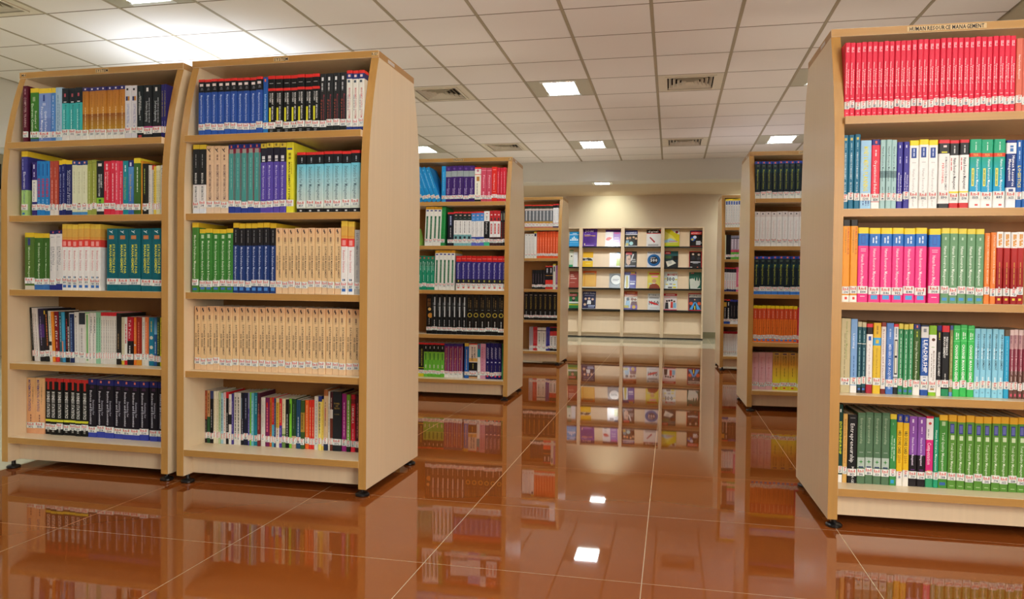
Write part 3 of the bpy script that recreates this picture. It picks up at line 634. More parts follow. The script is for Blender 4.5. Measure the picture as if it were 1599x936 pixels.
ghr|sage green human resource paperback, yellow top|0:e0cc48 .07:6a986e|V:Human Resource Management:.5:.24:.76:.36:e8f2e4;L:.5:.12:.17:.3:b8d4b8;R:.2:.76:.925:.965:4a92d0
osh|orange strategic human resource paperback|0:e8823a|V:STRATEGIC HUMAN RESOURCE:.6:.04:.5:.3:f4d8b8;V:MANAGEMENT:.6:.52:.72:.3:f4d8b8
drd|dark red paperback with white top panel|0:eeebe6 .22:b02a28>a82422 .5:9a1c1c|L:.4:.03:.2:.4:d89a4a;L:.65:.03:.2:.3:d89a4a;L:.5:.42:.74:.2:c8883a;L:.5:.76:.83:.24:e0d8d0;R:.3:.7:.92:.95:e0c03a
hbi|thick beige textbook, tallest in row|0:c4b890|V:Human Resource Management:.6:.04:.55:.2:8a9a5a;L:.4:.2:.85:.14:9a8f6c
ltl|sky blue learning textbook|0:7fa8d8 .9:eceae8|V:Learning:.5:.2:.4:.3:e6eef8;L:.5:.5:.88:.18:4a6fa8
tkd|dark teal paperback with cream top|0:c8c09c .07:2a5a64 .3:dfe0d4 .31:28525e .92:26262a|L:.5:.12:.28:.24:9ac0c4;L:.5:.36:.85:.3:8ab4b8;R:.2:.8:.93:.96:4a72b8
wrd|white paperback with red top and emblem|0:d8303c .05:2a2224 .15:ece8e4 .84:a82838|V:People Skills:.5:.3:.76:.22:b8a4a4;R:.3:.7:.18:.24:3a5aa4;C:.5:.79:.3:c8343c
ylc|yellow paperback with blue picture band|0:e6b830 .21:4fa8dc .32:e0bc38|V:Strategic Human Resources:.5:.36:.78:.22:a87a28;L:.5:.04:.16:.3:b08a28;R:.3:.7:.24:.29:d8c44a
wmr|white paperback with maroon ends|0:8a3a34 .06:e4ded8 .93:7a2e2a|V:Recruitment and Selection:.5:.1:.85:.34:9a6a68
bma|blue mergers and acquisitions paperback|0:5a86c8 .3:4a74bc|V:MERGERS AND ACQUISITIONS:.5:.3:.93:.34:dce6f6;L:.5:.08:.22:.3:b4c8e8
bhr|white and black human resource paperback|0:d8323a .04:dfe2e4 .75:8a9096 .82:e8e6e0 .9:222426|R:.2:.8:.22:.72:2a2f38;R:.3:.7:.24:.45:e0dcc8;R:.3:.7:.48:.7:e0dcc8;L:.5:.06:.2:.3:7a8a9a
gr3|green paperback with cream top|0:dccb58 .075:3f8f5e|L:.5:.2:.8:.2:d4e8d8;L:.5:.1:.14:.3:b8d8c0;R:.2:.8:.93:.965:4a72b8
dkg|dark green strategic textbook with navy top|0:2a2f72 .07:3a5a26 .86:eeece6|V:Strategic Human Resource Management:.5:.24:.85:.32:d8e2c4;L:.5:.1:.18:.24:c8d040;R:.4:.6:.015:.05:e8806a
lea|blue and white leadership textbook|0:2a3a5c .02:dcdcd8 .18:2f5aa6 .72:dfe2e4 .92:2a52a0|V:LEADERSHIP:.62:.21:.68:.46:f4f6fa:b;L:.25:.22:.66:.14:a8bce0;R:.3:.66:.05:.1:8a8f9a;C:.5:.79:.16:4a7ab8;L:.5:.73:.76:.5:6a6f7a
inn|white innovation textbook with green top|0:86bc2c .13:ecebe8 .95:8ac02c|V:MANAGING INNOVATION:.64:.36:.78:.26:8a7a6a;L:.35:.4:.74:.14:a09a90;C:.55:.2:.22:5a3a2c;L:.5:.3:.32:.4:7aa85a;R:.25:.75:.88:.92:a88a5a
bkt|slim black people development paperback|0:2c2c72 .07:222124 .88:ece8e2|V:PEOPLE DEVELOPMENT:.5:.38:.72:.4:d8d8d4:b;L:.5:.1:.2:.3:c8c040
blk|black paperback with red top|0:d8303a .09:1d1d1f .9:2a8a5a|V:PERFORMANCE:.66:.16:.42:.26:e8e8e4:b;V:MANAGEMENT:.34:.16:.46:.26:e8e8e4:b;L:.5:.68:.85:.24:a8a8a4
olt|slim olive paperback|0:4a5a94 .06:8a8a5a .94:6a9ad0|L:.5:.15:.7:.3:c8c88a;L:.5:.75:.85:.3:d0c040
chg|bright green change management textbook|0:46b860 .05:6fd080 .06:3fbc5a .22:8adf98 .225:3fbc5a|V:CHANGE MANAGEMENT:.48:.27:.83:.4:eef8ee:b;L:.4:.1:.2:.26:d4f0d8;L:.66:.11:.19:.2:d4f0d8
per|light blue personnel management paperback|0:8fd0e6|V:PERSONNEL MANAGEMENT:.62:.08:.6:.32:2c4a5a:b;L:.3:.28:.44:.2:e8f6fa;L:.5:.7:.86:.4:d4eef6;C:.5:.93:.18:7ab0c8
cyn|bright blue slim paperback|0:6a5a48 .09:34a4cc|L:.5:.15:.75:.16:8ad0e8
brw|brown change management paperback|0:e0c8c4 .08:b89090 .28:8a3a4a .6:6a4a42|V:CHANGE MANAGEMENT:.6:.26:.66:.34:e8c8cc;L:.3:.08:.2:.3:8a5a6a;L:.5:.68:.84:.3:c8b0a8;R:.3:.7:.93:.97:d0556a
ent|tall dark green entrepreneurship textbook|0:123f36 .9:eeece8|V:ENTREPRENEURSHIP:.5:.22:.64:.46:d8dc30:b;R:.3:.6:.06:.1:dfe6e2
tan|tan entrepreneurship theory paperback|0:d8ac60|V:Entrepreneurship Theory of the Crossroads:.5:.08:.72:.34:a84a30;L:.5:.76:.8:.5:8a6a38
bke|black entrepreneurship textbook, large white lettering|0:1c1b1c|V:Entrepreneurship:.5:.13:.7:.42:e8e8e6;V:MANAGE:.6:.76:1:.26:d0d0ce;L:.5:.04:.06:.6:8a8a8a
ggn|grey green entrepreneurship textbook with star|0:4f7052 .04:58785a|V:Entrepreneurship:.5:.08:.44:.3:a8bc9c;R:.04:.96:.63:.77:b4c4b8;S:.5:.69:.3:3a8a3a;R:.2:.8:.755:.775:3a4a6a;L:.5:.55:.565:.5:a8b8a8
gnm|green paperback with yellow top edge|0:dcc23a .07:3f8f4e|V:Strategic Marketing:.35:.3:.62:.24:cfe8d0;L:.64:.34:.66:.2:cfe8d0;R:.42:.46:.12:.15:cfe8d0;R:.2:.7:.92:.97:3aa0d8
yrd|yellow paperback with bold black lettering|0:2f3f90 .11:e8bc28 .8:eeeae0|V:HRD SCORE CARD:.46:.23:.55:.46:2a2622:b;V:2500:.46:.57:.68:.44:b87a20:b;V:HRD:.5:.025:.09:.4:d8c04a
ppb|purple and black human resource textbook|0:8a52a8 .55:1f1a1e|V:Human Resource:.5:.3:.52:.28:ecdcf2;V:Management:.5:.54:.7:.28:ecdcf2:b;L:.5:.14:.24:.2:d8b8e4;R:.35:.55:.04:.09:e8d8f0;L:.5:.75:.8:.5:7a3a8a
cmp|pink compensation textbook with white top|0:c8284a .03:ecebe8 .33:d8307c .82:3a9a6a|V:Compensation:.45:.37:.68:.5:f4dfe8;C:.5:.1:.2:c84a4a;L:.3:.18:.3:.12:5a5a5a;R:.2:.8:.76:.8:e0a050
thm|slim emerald human resource paperback|0:2a9a72|V:Human Resource Management:.5:.18:.76:.4:e0f2ea
gtq|green quality management textbook, thin lettering|0:e0b030 .075:4a8f3c|V:Total Quality Management:.5:.24:.77:.3:e2eed8;L:.5:.09:.16:.6:a8c898;R:.15:.8:.92:.96:3a62a8
tqm|green total quality management textbook, boxed logo|0:dca52c .09:5c8f3a|V:Total Quality Management:.5:.38:.84:.3:e6eed8;R:.2:.68:.12:.25:3a3f8e;R:.26:.62:.135:.235:6a6fb4;L:.5:.275:.34:.66:cfe0b8;L:.5:.95:.97:.6:b8d0a0
lbl|sky blue leaning finance paperback|0:1f8ed0|L:.5:.16:.6:.16:9ad0f0;R:.25:.5:.06:.1:7ac0e8
ubl|upright sky blue finance paperback|0:2594d4|L:.5:.16:.7:.16:8ac8ec
pcf|purple corporate finance textbook with grey band|0:43246e .14:9aa6a4 .3:3d2168|V:Corporate Finance:.56:.34:.78:.24:d0c4e0;L:.3:.62:.8:.18:a894c4;C:.5:.08:.2:6a4a94
wmx|white finance textbook with red and gold panels|0:e03a34 .05:ecebe0 .2:d8585a .22:f0ecd8 .93:222|R:.3:.76:.27:.4:b87a3a;L:.4:.46:.8:.2:8a8a84;C:.5:.1:.2:c87a8a
pnk|rose pink finance textbook|0:c84a60|V:Finance:.58:.22:.6:.3:f0d0d6;R:.05:.95:.07:.085:e0a0aa;L:.5:.7:.8:.4:e8b0ba
rdf|bright red finance textbook|0:dc2c24|V:Financial Management:.5:.2:.66:.3:f4c0b8;L:.5:.07:.1:.7:f8d8d0;L:.5:.7:.74:.5:f4c0b8
rd3|slim crimson finance paperback|0:cf2438|L:.45:.12:.75:.16:f0b8c0
lgr|leaning pale green booklet, half hidden|0:9ac858|L:.5:.2:.7:.2:4a7a3a
wgs|white finance textbook with green spine stripe|0:dca82c .065:ecebe4|R:.28:.72:.24:.86:2a6a4a;R:.2:.8:.085:.115:3a3a8a;L:.5:.3:.8:.2:6a9a7a
grs|green finance textbook beside white cover|0:1f7a3c .04:2a9048|L:.5:.2:.75:.12:1a5a2c
bkf|black finance textbook with grey lettering panel|0:d02c34 .05:1c1d26|R:.3:.7:.1:.4:3a4468;L:.5:.11:.38:.24:b8c4dc;L:.5:.46:.75:.16:c8c8c8
wbt|white accounting textbook, black top and teal foot|0:d83434 .045:26322f .25:ecebe8 .67:7ab0b4 .86:ecebe8 .92:7ab4b8|L:.5:.28:.64:.26:8a8a88;R:.25:.75:.72:.8:2a3a40;R:.3:.75:.09:.12:d8a8a0;L:.5:.18:.22:.6:9aa8a4
bwf|blue and white personal finance textbook|0:d83a34 .045:4a8cd0 .28:ecebe8 .74:3f52a8 .84:ecebe8 .9:5a68c0|V:Personal Finance:.42:.31:.72:.3:5a6470;R:.3:.74:.1:.13:e8b0a4;L:.5:.2:.25:.6:b8d0ec
wbg|white over black derivatives textbook|0:ecebe6 .29:1d1d1f .76:241a1c .8:3fb88a|V:Derivatives:.5:.32:.66:.34:e4e4e0;L:.5:.14:.25:.3:a8a8a4;R:.4:.7:.05:.08:c87a7a
rwt|white finance textbook with dark red top|0:c02c30 .3:ecebe8 .75:3a2020|R:.28:.72:.37:.66:c03034;R:.3:.74:.1:.13:e8d8d4;R:.3:.7:.2:.28:4a3a3a;L:.5:.4:.64:.26:f0c0b8
bre|slim black finance paperback with red lettering|0:1f1c1c|L:.5:.32:.85:.4:9a3028;R:.3:.6:.06:.26:9a9a8a
gfm|emerald financial management textbook|0:1f7a5a .3:1f8f6c|V:Financial:.68:.2:.42:.26:d4ece0;V:Management:.3:.16:.48:.24:d4ece0;L:.4:.56:.76:.16:b8e0d0;C:.55:.06:.2:c85a4a
fsv|purple financial services textbook with red top|0:c8221c .17:332a78 .68:26242e .8:eeece6|V:Financial Services:.5:.21:.66:.36:d4d0e8;R:.1:.9:.08:.095:e88a80;L:.5:.7:.76:.4:a8a848;R:.3:.7:.9:.94:d8524e
bgd|black textbook with gold coin picture|0:1a1614|L:.3:.1:.3:.2:8a5a2a;L:.6:.1:.3:.2:8a5a2a;C:.55:.37:.26:d8b068;C:.7:.53:.42:c88a38;L:.5:.6:.76:.16:8a8a8a
bws|black finance textbook with white strip lettering|0:191a1b|R:.42:.66:.06:.27:b8bcbc;R:.42:.66:.29:.56:c4c8c8;L:.25:.2:.4:.12:7a8080;L:.5:.64:.8:.16:c8c8c8
brg|black finance textbook with gold ring|0:1b1815|L:.3:.06:.32:.16:6a5a3a;L:.6:.12:.32:.2:7a6238;O:.48:.5:.36:b8a440;L:.5:.36:.4:.5:a8a8a0;L:.5:.66:.84:.16:c8c8c4
byl|black textbook with yellow lettering and foot|0:d02c28 .05:1b1a16 .73:c8c028 .75:1b1a16 .8:ecebe6 .9:d8cc28|L:.65:.18:.68:.2:b8b04a;L:.35:.2:.6:.14:6a5a6a
blg|black over lime green finance textbook|0:d0282c .05:191a18 .26:84c440 .5:6ab838|R:.3:.7:.3:.5:4a8a34;R:.35:.65:.64:.74:b8c8a0;R:.4:.6:.1:.17:b8b8b8
pmr|maroon purple finance textbook with gold lettering|0:3a2a6c .08:7a2460 .82:ecebe6|V:Financial Management:.45:.14:.8:.32:c89a5a;R:.86:1:.08:.82:b8b0b4
blf|blue finance paperback with yellow top|0:d8b848 .09:2a62b0|L:.5:.18:.76:.18:e8c8a0
wob|white and orange book over black foot|0:c83a2c .03:e8dcd0 .42:e0b060 .52:ece6e0 .54:1c1a1c .95:c89a6a|V:INVESTMENT:.68:.1:.42:.2:4a4a52:b;V:MANAGEMENT:.4:.1:.5:.2:4a4a52:b;L:.5:.58:.72:.14:b8a84a;R:.05:.95:.78:.85:c8c0cc
twh|teal over white leaning paperback|0:2a9ab0 .38:ecebe4|R:.3:.65:.02:.14:c8324c;L:.4:.45:.75:.16:b8b4a8
pkl|pale pink leaning paperback|0:d89ab0|L:.35:.1:.8:.26:b05a7c;L:.7:.1:.8:.2:b86a8a
nvf|dark indigo finance textbook, pink dot at foot|0:241c5e|L:.4:.12:.42:.2:c8c4e0;L:.66:.14:.46:.16:c8c4e0;R:.3:.7:.52:.55:d8d8ec;L:.5:.62:.82:.1:a89a78;C:.5:.92:.26:e0485a
gre|green paperback against side panel|0:3f8a54|
gb8|grey textbook with charcoal lettering, red top|0:d8382c .05:2c3428 .17:c8b8b0 .25:6a6c70 .72:b88a3a .84:d8d0cc .95:a84a4a|L:.5:.27:.68:.5:c8c8c8
wr2|white textbook with red and black top|0:d83434 .05:222 .16:e8e6e4 .78:a84a6a .8:e8e6e4 .93:3a2448|L:.5:.22:.7:.2:9a9a9a
wh3|plain white paperback|0:e2dfd8|L:.5:.15:.8:.14:a8a8a4;R:.35:.6:.04:.08:8a8a8a
wy1|white paperback with yellow top|0:e0c030 .06:e8e6de|R:.2:.8:.08:.18:2a2f5a
or8|orange paperback with white lettering|0:e0562a|L:.45:.22:.8:.18:f0b498
bk5|slim black paperback, shorter than neighbours|0:1f1d1e|L:.5:.2:.7:.14:8a6a7a
bo2|black and orange textbook|0:d83a34 .05:201c20 .4:d8902c .42:201c20 .6:d8382c|L:.5:.1:.3:.5:c8c8c8
wt1|slim white paperback with yellow top|0:d8b83a .06:d8d4c4|R:.3:.7:.1:.3:2a2a3a
mv1|slim mauve paperback|0:9a5a8a|L:.5:.2:.7:.2:d0a8c4
bg7|black textbook with gold lettering|0:1a1514|V:ACCOUNTING:.45:.15:.6:.3:a88a3a;R:.35:.6:.68:.84:6a6a68;R:.2:.7:.08:.11:8a7a6a
gr5|slim pale grey paperback|0:b4acb4|L:.5:.1:.7:.2:8a7a8a
rd5|slim red paperback with white lettering|0:c83038|L:.5:.15:.7:.2:f0c0c0
wb5|white textbook with black rule near top|0:e2ded4 .12:2c2c30 .15:e4e0d6|V:ECONOMICS:.5:.25:.7:.3:5a5a5a
pu5|slim indigo paperback|0:3a3490|L:.5:.15:.7:.2:b0a8d8
rw5|white textbook with black and red top|0:d8303a .03:262224 .18:c83a3a .37:e6e2de .84:2a2428|L:.5:.42:.78:.4:6a6a6a
te5|slim teal paperback against side panel|0:2a7a8a|
nmg|navy management science textbook with green lettering|0:2f4aa4 .065:1c2a30 .2:16343c .3:17252c .85:eeeee8|V:Management Science:.5:.22:.74:.32:a8b040;C:.5:.035:.16:e0705a;L:.5:.1:.15:.5:7a8a6a
nmb|navy management science textbook with blue foot|0:2f4aa4 .065:1c2a30 .2:16343c .3:17252c .85:e4e8ea .92:3a7ad0|V:Management Science:.5:.22:.74:.32:a8b040;C:.5:.035:.16:e0705a;L:.5:.1:.15:.5:7a8a6a
wop|white operations research textbook|0:e0d8d4 .15:ecebe8|V:Operations Research:.5:.25:.75:.3:e0c4c0;R:.4:.6:.04:.08:4a4a50
ofm|orange operations management paperback with yellow top|0:e8cc20 .08:d8502c .37:e8762c|V:Operations Management:.5:.4:.78:.34:a8481c;L:.5:.14:.34:.3:e89a80;R:.2:.8:.92:.96:3a7ad0
rcr|crimson paperback after the orange run|0:d0243c|L:.5:.25:.6:.2:f0b0b8
pkr|pale pink research methodology textbook|0:e8bcc0 .08:e6b4ba|V:Research Methodology:.45:.14:.74:.36:d88a92
yor|yellow orange research textbook|0:e0c070>d89a3a .3:d8983a>e8d038 .7:e8d83a|V:RESEARCH:.34:.1:.34:.22:8a6a2a;V:METHODS:.64:.1:.34:.22:8a6a2a;L:.5:.42:.64:.1:6a5a2a;R:.25:.75:.03:.055:3a3a7a;R:.35:.65:.93:.965:d8402c
wyb|white paperback, yellow top and blue panel|0:e6cc2c .06:e8e6e0|R:.2:.8:.08:.2:2a4a9c;L:.5:.25:.8:.2:8a8a90
gw3|slim cream paperback at row start|0:d8d8b8|L:.5:.2:.7:.2:8aa06a
bk3|wide black paperback|0:1a1816|
mc3|patterned mauve paperback with green foot|0:8a8a9c .1:4a4a54 .14:b0a0ac .6:c84a6a .7:5aa83c|L:.5:.16:.55:.4:e0d8e0
bw3|white textbook with black top|0:c83038 .05:26262a .2:e8e4e4 .85:2a2a5a|L:.5:.25:.5:.3:8a8a8a;L:.5:.55:.8:.3:d87a7a
pk3|rose pink paperback|0:d0607c|L:.5:.2:.7:.2:f0c0cc
by4|black paperback with gold top panel|0:d03a3a .04:1c1c20 .12:c8a040 .3:1c1c20 .8:e8e6e2 .9:2a4aa0|L:.5:.35:.75:.3:c8c8c8
br4|black paperback with white lettering and red top|0:d0302c .05:1c1c20 .8:e8e6e2 .9:2a4aa0|L:.5:.12:.26:.4:d8d8d8;L:.5:.35:.78:.4:e0e0dc
bb4|black paperback with violet top|0:3a3a90 .08:1c1a22 .86:e8e8ec|L:.5:.25:.7:.14:9a8a8a
wr5|white paperback with dark red top|0:a82030 .1:ecebea|L:.5:.18:.8:.2:a8a8ac'''.strip().split('\n'):
    p = line.split('|'); STYLES[p[0]] = p[1:]
BOOKS = [
('L1',1,0.03,'mar 1 -0.7893 0.0281 0.263 0;gfe 1 -0.7464 0.0463 0.248 0;qsp 1 -0.7 0.0648 0.245 0;bsw 1 -0.6352 0.024 0.247 0;ltb 1 -0.6112 0.0356 0.246 0;tes 3 -0.5756 0.0366 0.240 0;gld 7 -0.4657 0.0314 0.240 0;wst 2 -0.2462 0.0325 0.238 0;bk1 1 -0.1813 0.0342 0.235 0;bks 2 -0.1471 0.0418 0.235 0;nit 2 -0.0634 0.0145 0.235 0'),
('L1',2,0.03,'ecm 1 -0.8027 0.0348 0.296 0;eco 1 -0.7429 0.028 0.246 0;bl3 3 -0.7149 0.0248 0.249 0;rdb 2 -0.6404 0.022 0.249 0;nvy 2 -0.5964 0.0196 0.252 0;nvw 1 -0.5573 0.0348 0.250 0;crm 3 -0.5224 0.0275 0.246 0;olv 2 -0.44 0.0229 0.248 0;bms 1 -0.3943 0.0386 0.243 0;rit 1 -0.3557 0.0345 0.242 0;rdp 1 -0.3212 0.0253 0.242 0;rdq 1 -0.2958 0.0185 0.241 0;rec 1 -0.2773 0.023 0.241 0;tel 1 -0.2543 0.0285 0.240 0;bdm 1 -0.2258 0.0284 0.242 0;gyt 1 -0.1975 0.0332 0.250 0;orl 1 -0.1643 0.0111 0.238 0;bkg 1 -0.1532 0.0297 0.225 0;sl1 1 -0.1235 0.0148 0.218 0;sl2 1 -0.1086 0.0126 0.217 0;sl3 1 -0.096 0.012 0.212 0;sl4 2 -0.084 0.0115 0.213 0;ecw 1 -0.0611 0.0228 0.216 0'),
('L1',3,0.03,'gsm 1 -0.7819 0.0521 0.261 0;gsn 1 -0.7299 0.0547 0.260 0;gsn 1 -0.6752 0.0284 0.258 0;sta 2 -0.6468 0.0338 0.272 0;bst 7 -0.5792 0.0298 0.300 0;tsm 5 -0.3397 0.0588 0.278 0'),
('L1',4,0.11,'t01 1 -0.8226 0.0135 0.254 -4;t02 2 -0.8091 0.0147 0.252 -4;t03 1 -0.7797 0.0318 0.249 -3.5;t04 1 -0.7479 0.0256 0.247 -3.5;t05 1 -0.7223 0.0182 0.240 -3;t06 1 -0.7041 0.0139 0.236 -3;sty 1 -0.6902 0.0212 0.236 -2.5;t07 1 -0.6691 0.0181 0.236 -2;t08 1 -0.651 0.0162 0.236 -2;t09 1 -0.6347 0.027 0.241 -1.5;t10 1 -0.6077 0.0227 0.232 -1.5;t11 1 -0.585 0.025 0.237 -1;t12 1 -0.5599 0.0333 0.239 -0.6;t13 1 -0.5267 0.0219 0.238 -0.6;t14 2 -0.5048 0.0174 0.237 0;t15 2 -0.47 0.015 0.238 0;t16 7 -0.44 0.0118 0.239 0;t17 1 -0.3572 0.0237 0.237 0;t18 1 -0.3334 0.0185 0.220 0;t19 1 -0.315 0.0173 0.220 0;t20 1 -0.2977 0.0299 0.221 0;t21 1 -0.2678 0.0149 0.220 0;t22 1 -0.2529 0.0274 0.221 0;t23 1 -0.2255 0.0194 0.221 0;t24 1 -0.2061 0.0187 0.222 0;t25 1 -0.1874 0.0283 0.222 0;t26 1 -0.159 0.0169 0.222 0;t27 1 -0.1421 0.0141 0.222 0;t28 1 -0.128 0.0124 0.222 0'),
('L1',5,0.1,'mth 2 -0.8446 0.0509 0.264 0;bss 7 -0.7427 0.0343 0.266 0;sbe 7 -0.5028 0.0464 0.271 0;sbe 2 -0.1719 0.0436 0.272 0'),
('L2',1,0.03,'mib 10 -0.7975 0.0305 0.242 0;blt 1 -0.4921 0.0241 0.240 0;mik 7 -0.468 0.0339 0.243 0;kno 4 -0.2309 0.0298 0.241 0;mcs 3 -0.1117 0.0258 0.247 0'),
('L2',2,0.03,'isb 2 -0.8276 0.0326 0.298 0;bmi 3 -0.7625 0.0364 0.291 0;tlr 5 -0.6533 0.03 0.295 0;pms 4 -0.5031 0.03 0.295 0;ydb 1 -0.3833 0.0337 0.296 0;sm8 7 -0.3324 0.0405 0.253 0'),
('L2',3,0.03,'mdg 1 -0.8266 0.0313 0.302 0;msg 5 -0.7953 0.0331 0.274 0;mdn 7 -0.6296 0.0287 0.298 0;dmd 10 -0.4287 0.0298 0.275 0;bst 2 -0.1307 0.0289 0.302 0;dgy 1 -0.073 0.0263 0.266 0'),
('L2',4,0.06,'dmd 25 -0.8384 0.0312 0.279 0'),
('L2',5,0.145,'n01 1 -0.8446 0.0112 0.238 0;n02 1 -0.8333 0.0165 0.237 0;n03 1 -0.8168 0.017 0.236 0;n04 2 -0.7998 0.0133 0.236 0;n05 1 -0.7732 0.009 0.233 0;n06 1 -0.7641 0.013 0.229 0;n07 1 -0.7511 0.0146 0.232 0;n08 1 -0.7365 0.0135 0.235 0;n09 1 -0.723 0.0135 0.226 0;n10 1 -0.7095 0.0101 0.228 0;n11 2 -0.6995 0.0176 0.232 0;n12 1 -0.6643 0.0134 0.235 0;n13 1 -0.6509 0.0233 0.235 0;n14 1 -0.6276 0.0083 0.237 0;n15 1 -0.6193 0.0089 0.237 0;n16 1 -0.6104 0.0111 0.236 0;n17 1 -0.5993 0.0193 0.238 0;n18 1 -0.58 0.0138 0.238 0;n19 1 -0.5662 0.0215 0.217 0;n20 1 -0.5448 0.0214 0.218 0;n21 1 -0.5234 0.012 0.218 0;n22 1 -0.5113 0.012 0.220 0;n23 1 -0.4993 0.0087 0.218 0;n24 1 -0.4906 0.0174 0.218 0;n25 1 -0.4732 0.012 0.216 0;n26 1 -0.4612 0.0168 0.216 0;n27 1 -0.4444 0.0184 0.215 0;n28 1 -0.426 0.0119 0.217 0;n29 1 -0.4142 0.021 0.217 0;n30 1 -0.3931 0.0226 0.214 0;n31 1 -0.3706 0.0177 0.215 0;n32 1 -0.3529 0.0198 0.216 0;n33 2 -0.3331 0.0125 0.217 0;n34 1 -0.3081 0.0217 0.234 0;n35 1 -0.2864 0.0154 0.235 0;n36 1 -0.271 0.009 0.221 0;n37 1 -0.262 0.0189 0.265 0;n38 1 -0.2431 0.0106 0.258 0;n39 1 -0.2326 0.0137 0.257 0;ptr 1 -0.2189 0.0404 0.258 0;n40 1 -0.1785 0.0235 0.250 0;n41 1 -0.155 0.0187 0.249 0;mal 1 -0.1363 0.0213 0.250 0;n42 1 -0.115 0.0202 0.251 0'),
('R1',1,0.03,'hrf 30 0.0345 0.0188 0.272 0;oro 2 0.5982 0.0211 0.260 0'),
('R1',2,0.03,'tgl 3 0.0345 0.0199 0.272 0;fmp 1 0.0943 0.038 0.251 0;rob 1 0.1323 0.0299 0.251 0;lth 3 0.1622 0.019 0.251 0;php 2 0.2193 0.02 0.240 0;whr 3 0.2594 0.0319 0.247 0;hwb 1 0.355 0.0376 0.245 0;hbr 2 0.3926 0.0317 0.244 0;hgb 3 0.456 0.0391 0.245 0;hnv 1 0.5734 0.0331 0.238 0;log 2 0.6065 0.02 0.239 0'),
('R1',3,0.03,'ohr 2 0.0397 0.0267 0.301 0;phl 1 0.093 0.037 0.272 0;phr 5 0.13 0.0391 0.271 0;phl 1 0.3309 0.0394 0.268 0;ghr 5 0.3703 0.0286 0.268 0;osh 2 0.5131 0.0185 0.253 0;drd 4 0.5501 0.0226 0.255 0'),
('R1',4,0.08,'hbi 1 0.0522 0.0344 0.277 0;ltl 1 0.0866 0.0246 0.276 0;tkd 2 0.1112 0.0154 0.266 0;wrd 1 0.1421 0.0229 0.260 0;ylc 1 0.165 0.0272 0.262 0;wmr 1 0.1922 0.0173 0.265 0;bma 1 0.2095 0.0263 0.263 0;bhr 1 0.2357 0.0172 0.261 0;gr3 3 0.253 0.0163 0.262 0;dkg 1 0.3018 0.0255 0.260 0;lea 1 0.3274 0.0271 0.258 0;inn 1 0.3544 0.0265 0.258 0;bkt 1 0.381 0.0172 0.259 0;blk 1 0.3982 0.0268 0.259 0;olt 1 0.425 0.0111 0.260 0;chg 3 0.4361 0.0238 0.261 0;per 5 0.5075 0.0191 0.250 0;cyn 1 0.6031 0.0175 0.247 0;brw 4 0.6207 0.0144 0.249 0'),
('R1',5,0.09,'ent 1 0.0525 0.0169 0.297 0;tan 1 0.0694 0.0164 0.260 0;bke 1 0.0858 0.0336 0.259 0;ggn 4 0.1194 0.0283 0.269 0;gnm 1 0.2324 0.0235 0.266 0;yrd 2 0.2559 0.0215 0.266 0;ppb 2 0.299 0.0289 0.260 0;cmp 1 0.3569 0.0259 0.263 0;thm 1 0.3828 0.0174 0.259 0;gtq 1 0.4002 0.0305 0.270 0;tqm 9 0.4306 0.0288 0.272 0'),
('L3',1,0.03,'lbl 5 -0.7155 0.035 0.280 -20;ubl 1 -0.5406 0.0344 0.278 0;pcf 5 -0.5062 0.0457 0.276 0;wmx 1 -0.2777 0.0491 0.262 0;pnk 2 -0.2286 0.0419 0.257 0;rdf 1 -0.1448 0.0407 0.262 0;rd3 3 -0.1042 0.0232 0.256 0'),
('L3',2,0.03,'lgr 1 -0.7201 0.0202 0.138 -14;wgs 4 -0.6734 0.032 0.299 2;grs 1 -0.5454 0.0322 0.299 2;bkf 1 -0.49 0.0509 0.258 0;wbt 4 -0.4391 0.0347 0.259 0;bwf 3 -0.3001 0.0327 0.261 0;wbg 1 -0.2019 0.0444 0.263 0;rwt 3 -0.1575 0.028 0.266 0;bre 2 -0.0736 0.0188 0.262 0'),
('L3',3,0.03,'gfm 4 -0.7217 0.0328 0.261 0;wgs 5 -0.5905 0.0314 0.305 1;fsv 9 -0.4189 0.0406 0.263 0;fsv 1 -0.0538 0.0193 0.263 0'),
('L3',4,0.045,'bgd 1 -0.6578 0.0476 0.305 0;bws 7 -0.6102 0.0397 0.303 0;brg 6 -0.3323 0.0489 0.303 0'),
('L3',5,0.1,'byl 1 -0.7404 0.0484 0.266 0;blg 5 -0.6921 0.0335 0.266 0;pmr 4 -0.5246 0.0367 0.266 0;blf 1 -0.3636 0.0348 0.271 0;wob 1 -0.3288 0.0684 0.269 0;twh 1 -0.2603 0.0244 0.267 0;pkl 1 -0.2359 0.0431 0.271 0;nvf 4 -0.1928 0.0312 0.279 0;gre 1 -0.0681 0.0121 0.280 0'),
('L4',1,0.03,'gb8 8 -0.4135 0.0395 0.255 0;wr2 2 -0.0972 0.0313 0.262 0'),
('L4',2,0.03,'wh3 3 -0.4095 0.0344 0.272 0;wy1 1 -0.3063 0.032 0.293 0;or8 8 -0.2743 0.03 0.295 0'),
('L4',3,0.03,'bk5 5 -0.3232 0.03 0.211 0;bo2 2 -0.1733 0.0413 0.257 0;wt1 1 -0.0906 0.0317 0.279 0;mv1 1 -0.0589 0.0245 0.262 0'),
('L4',4,0.03,'bg7 7 -0.4079 0.0533 0.303 0'),
('L4',5,0.09,'gr5 2 -0.3591 0.0228 0.263 0;rd5 3 -0.3135 0.0155 0.262 0;wb5 2 -0.267 0.0496 0.257 0;pu5 2 -0.1678 0.0215 0.263 0;rw5 2 -0.1248 0.0391 0.267 0;te5 1 -0.0467 0.0105 0.289 0'),
('R2',1,0.03,'nmg 9 0.0345 0.0384 0.264 0'),
('R2',2,0.03,'wop 9 0.0345 0.0377 0.244 0'),
('R2',3,0.03,'nmb 8 0.0357 0.0412 0.269 0'),
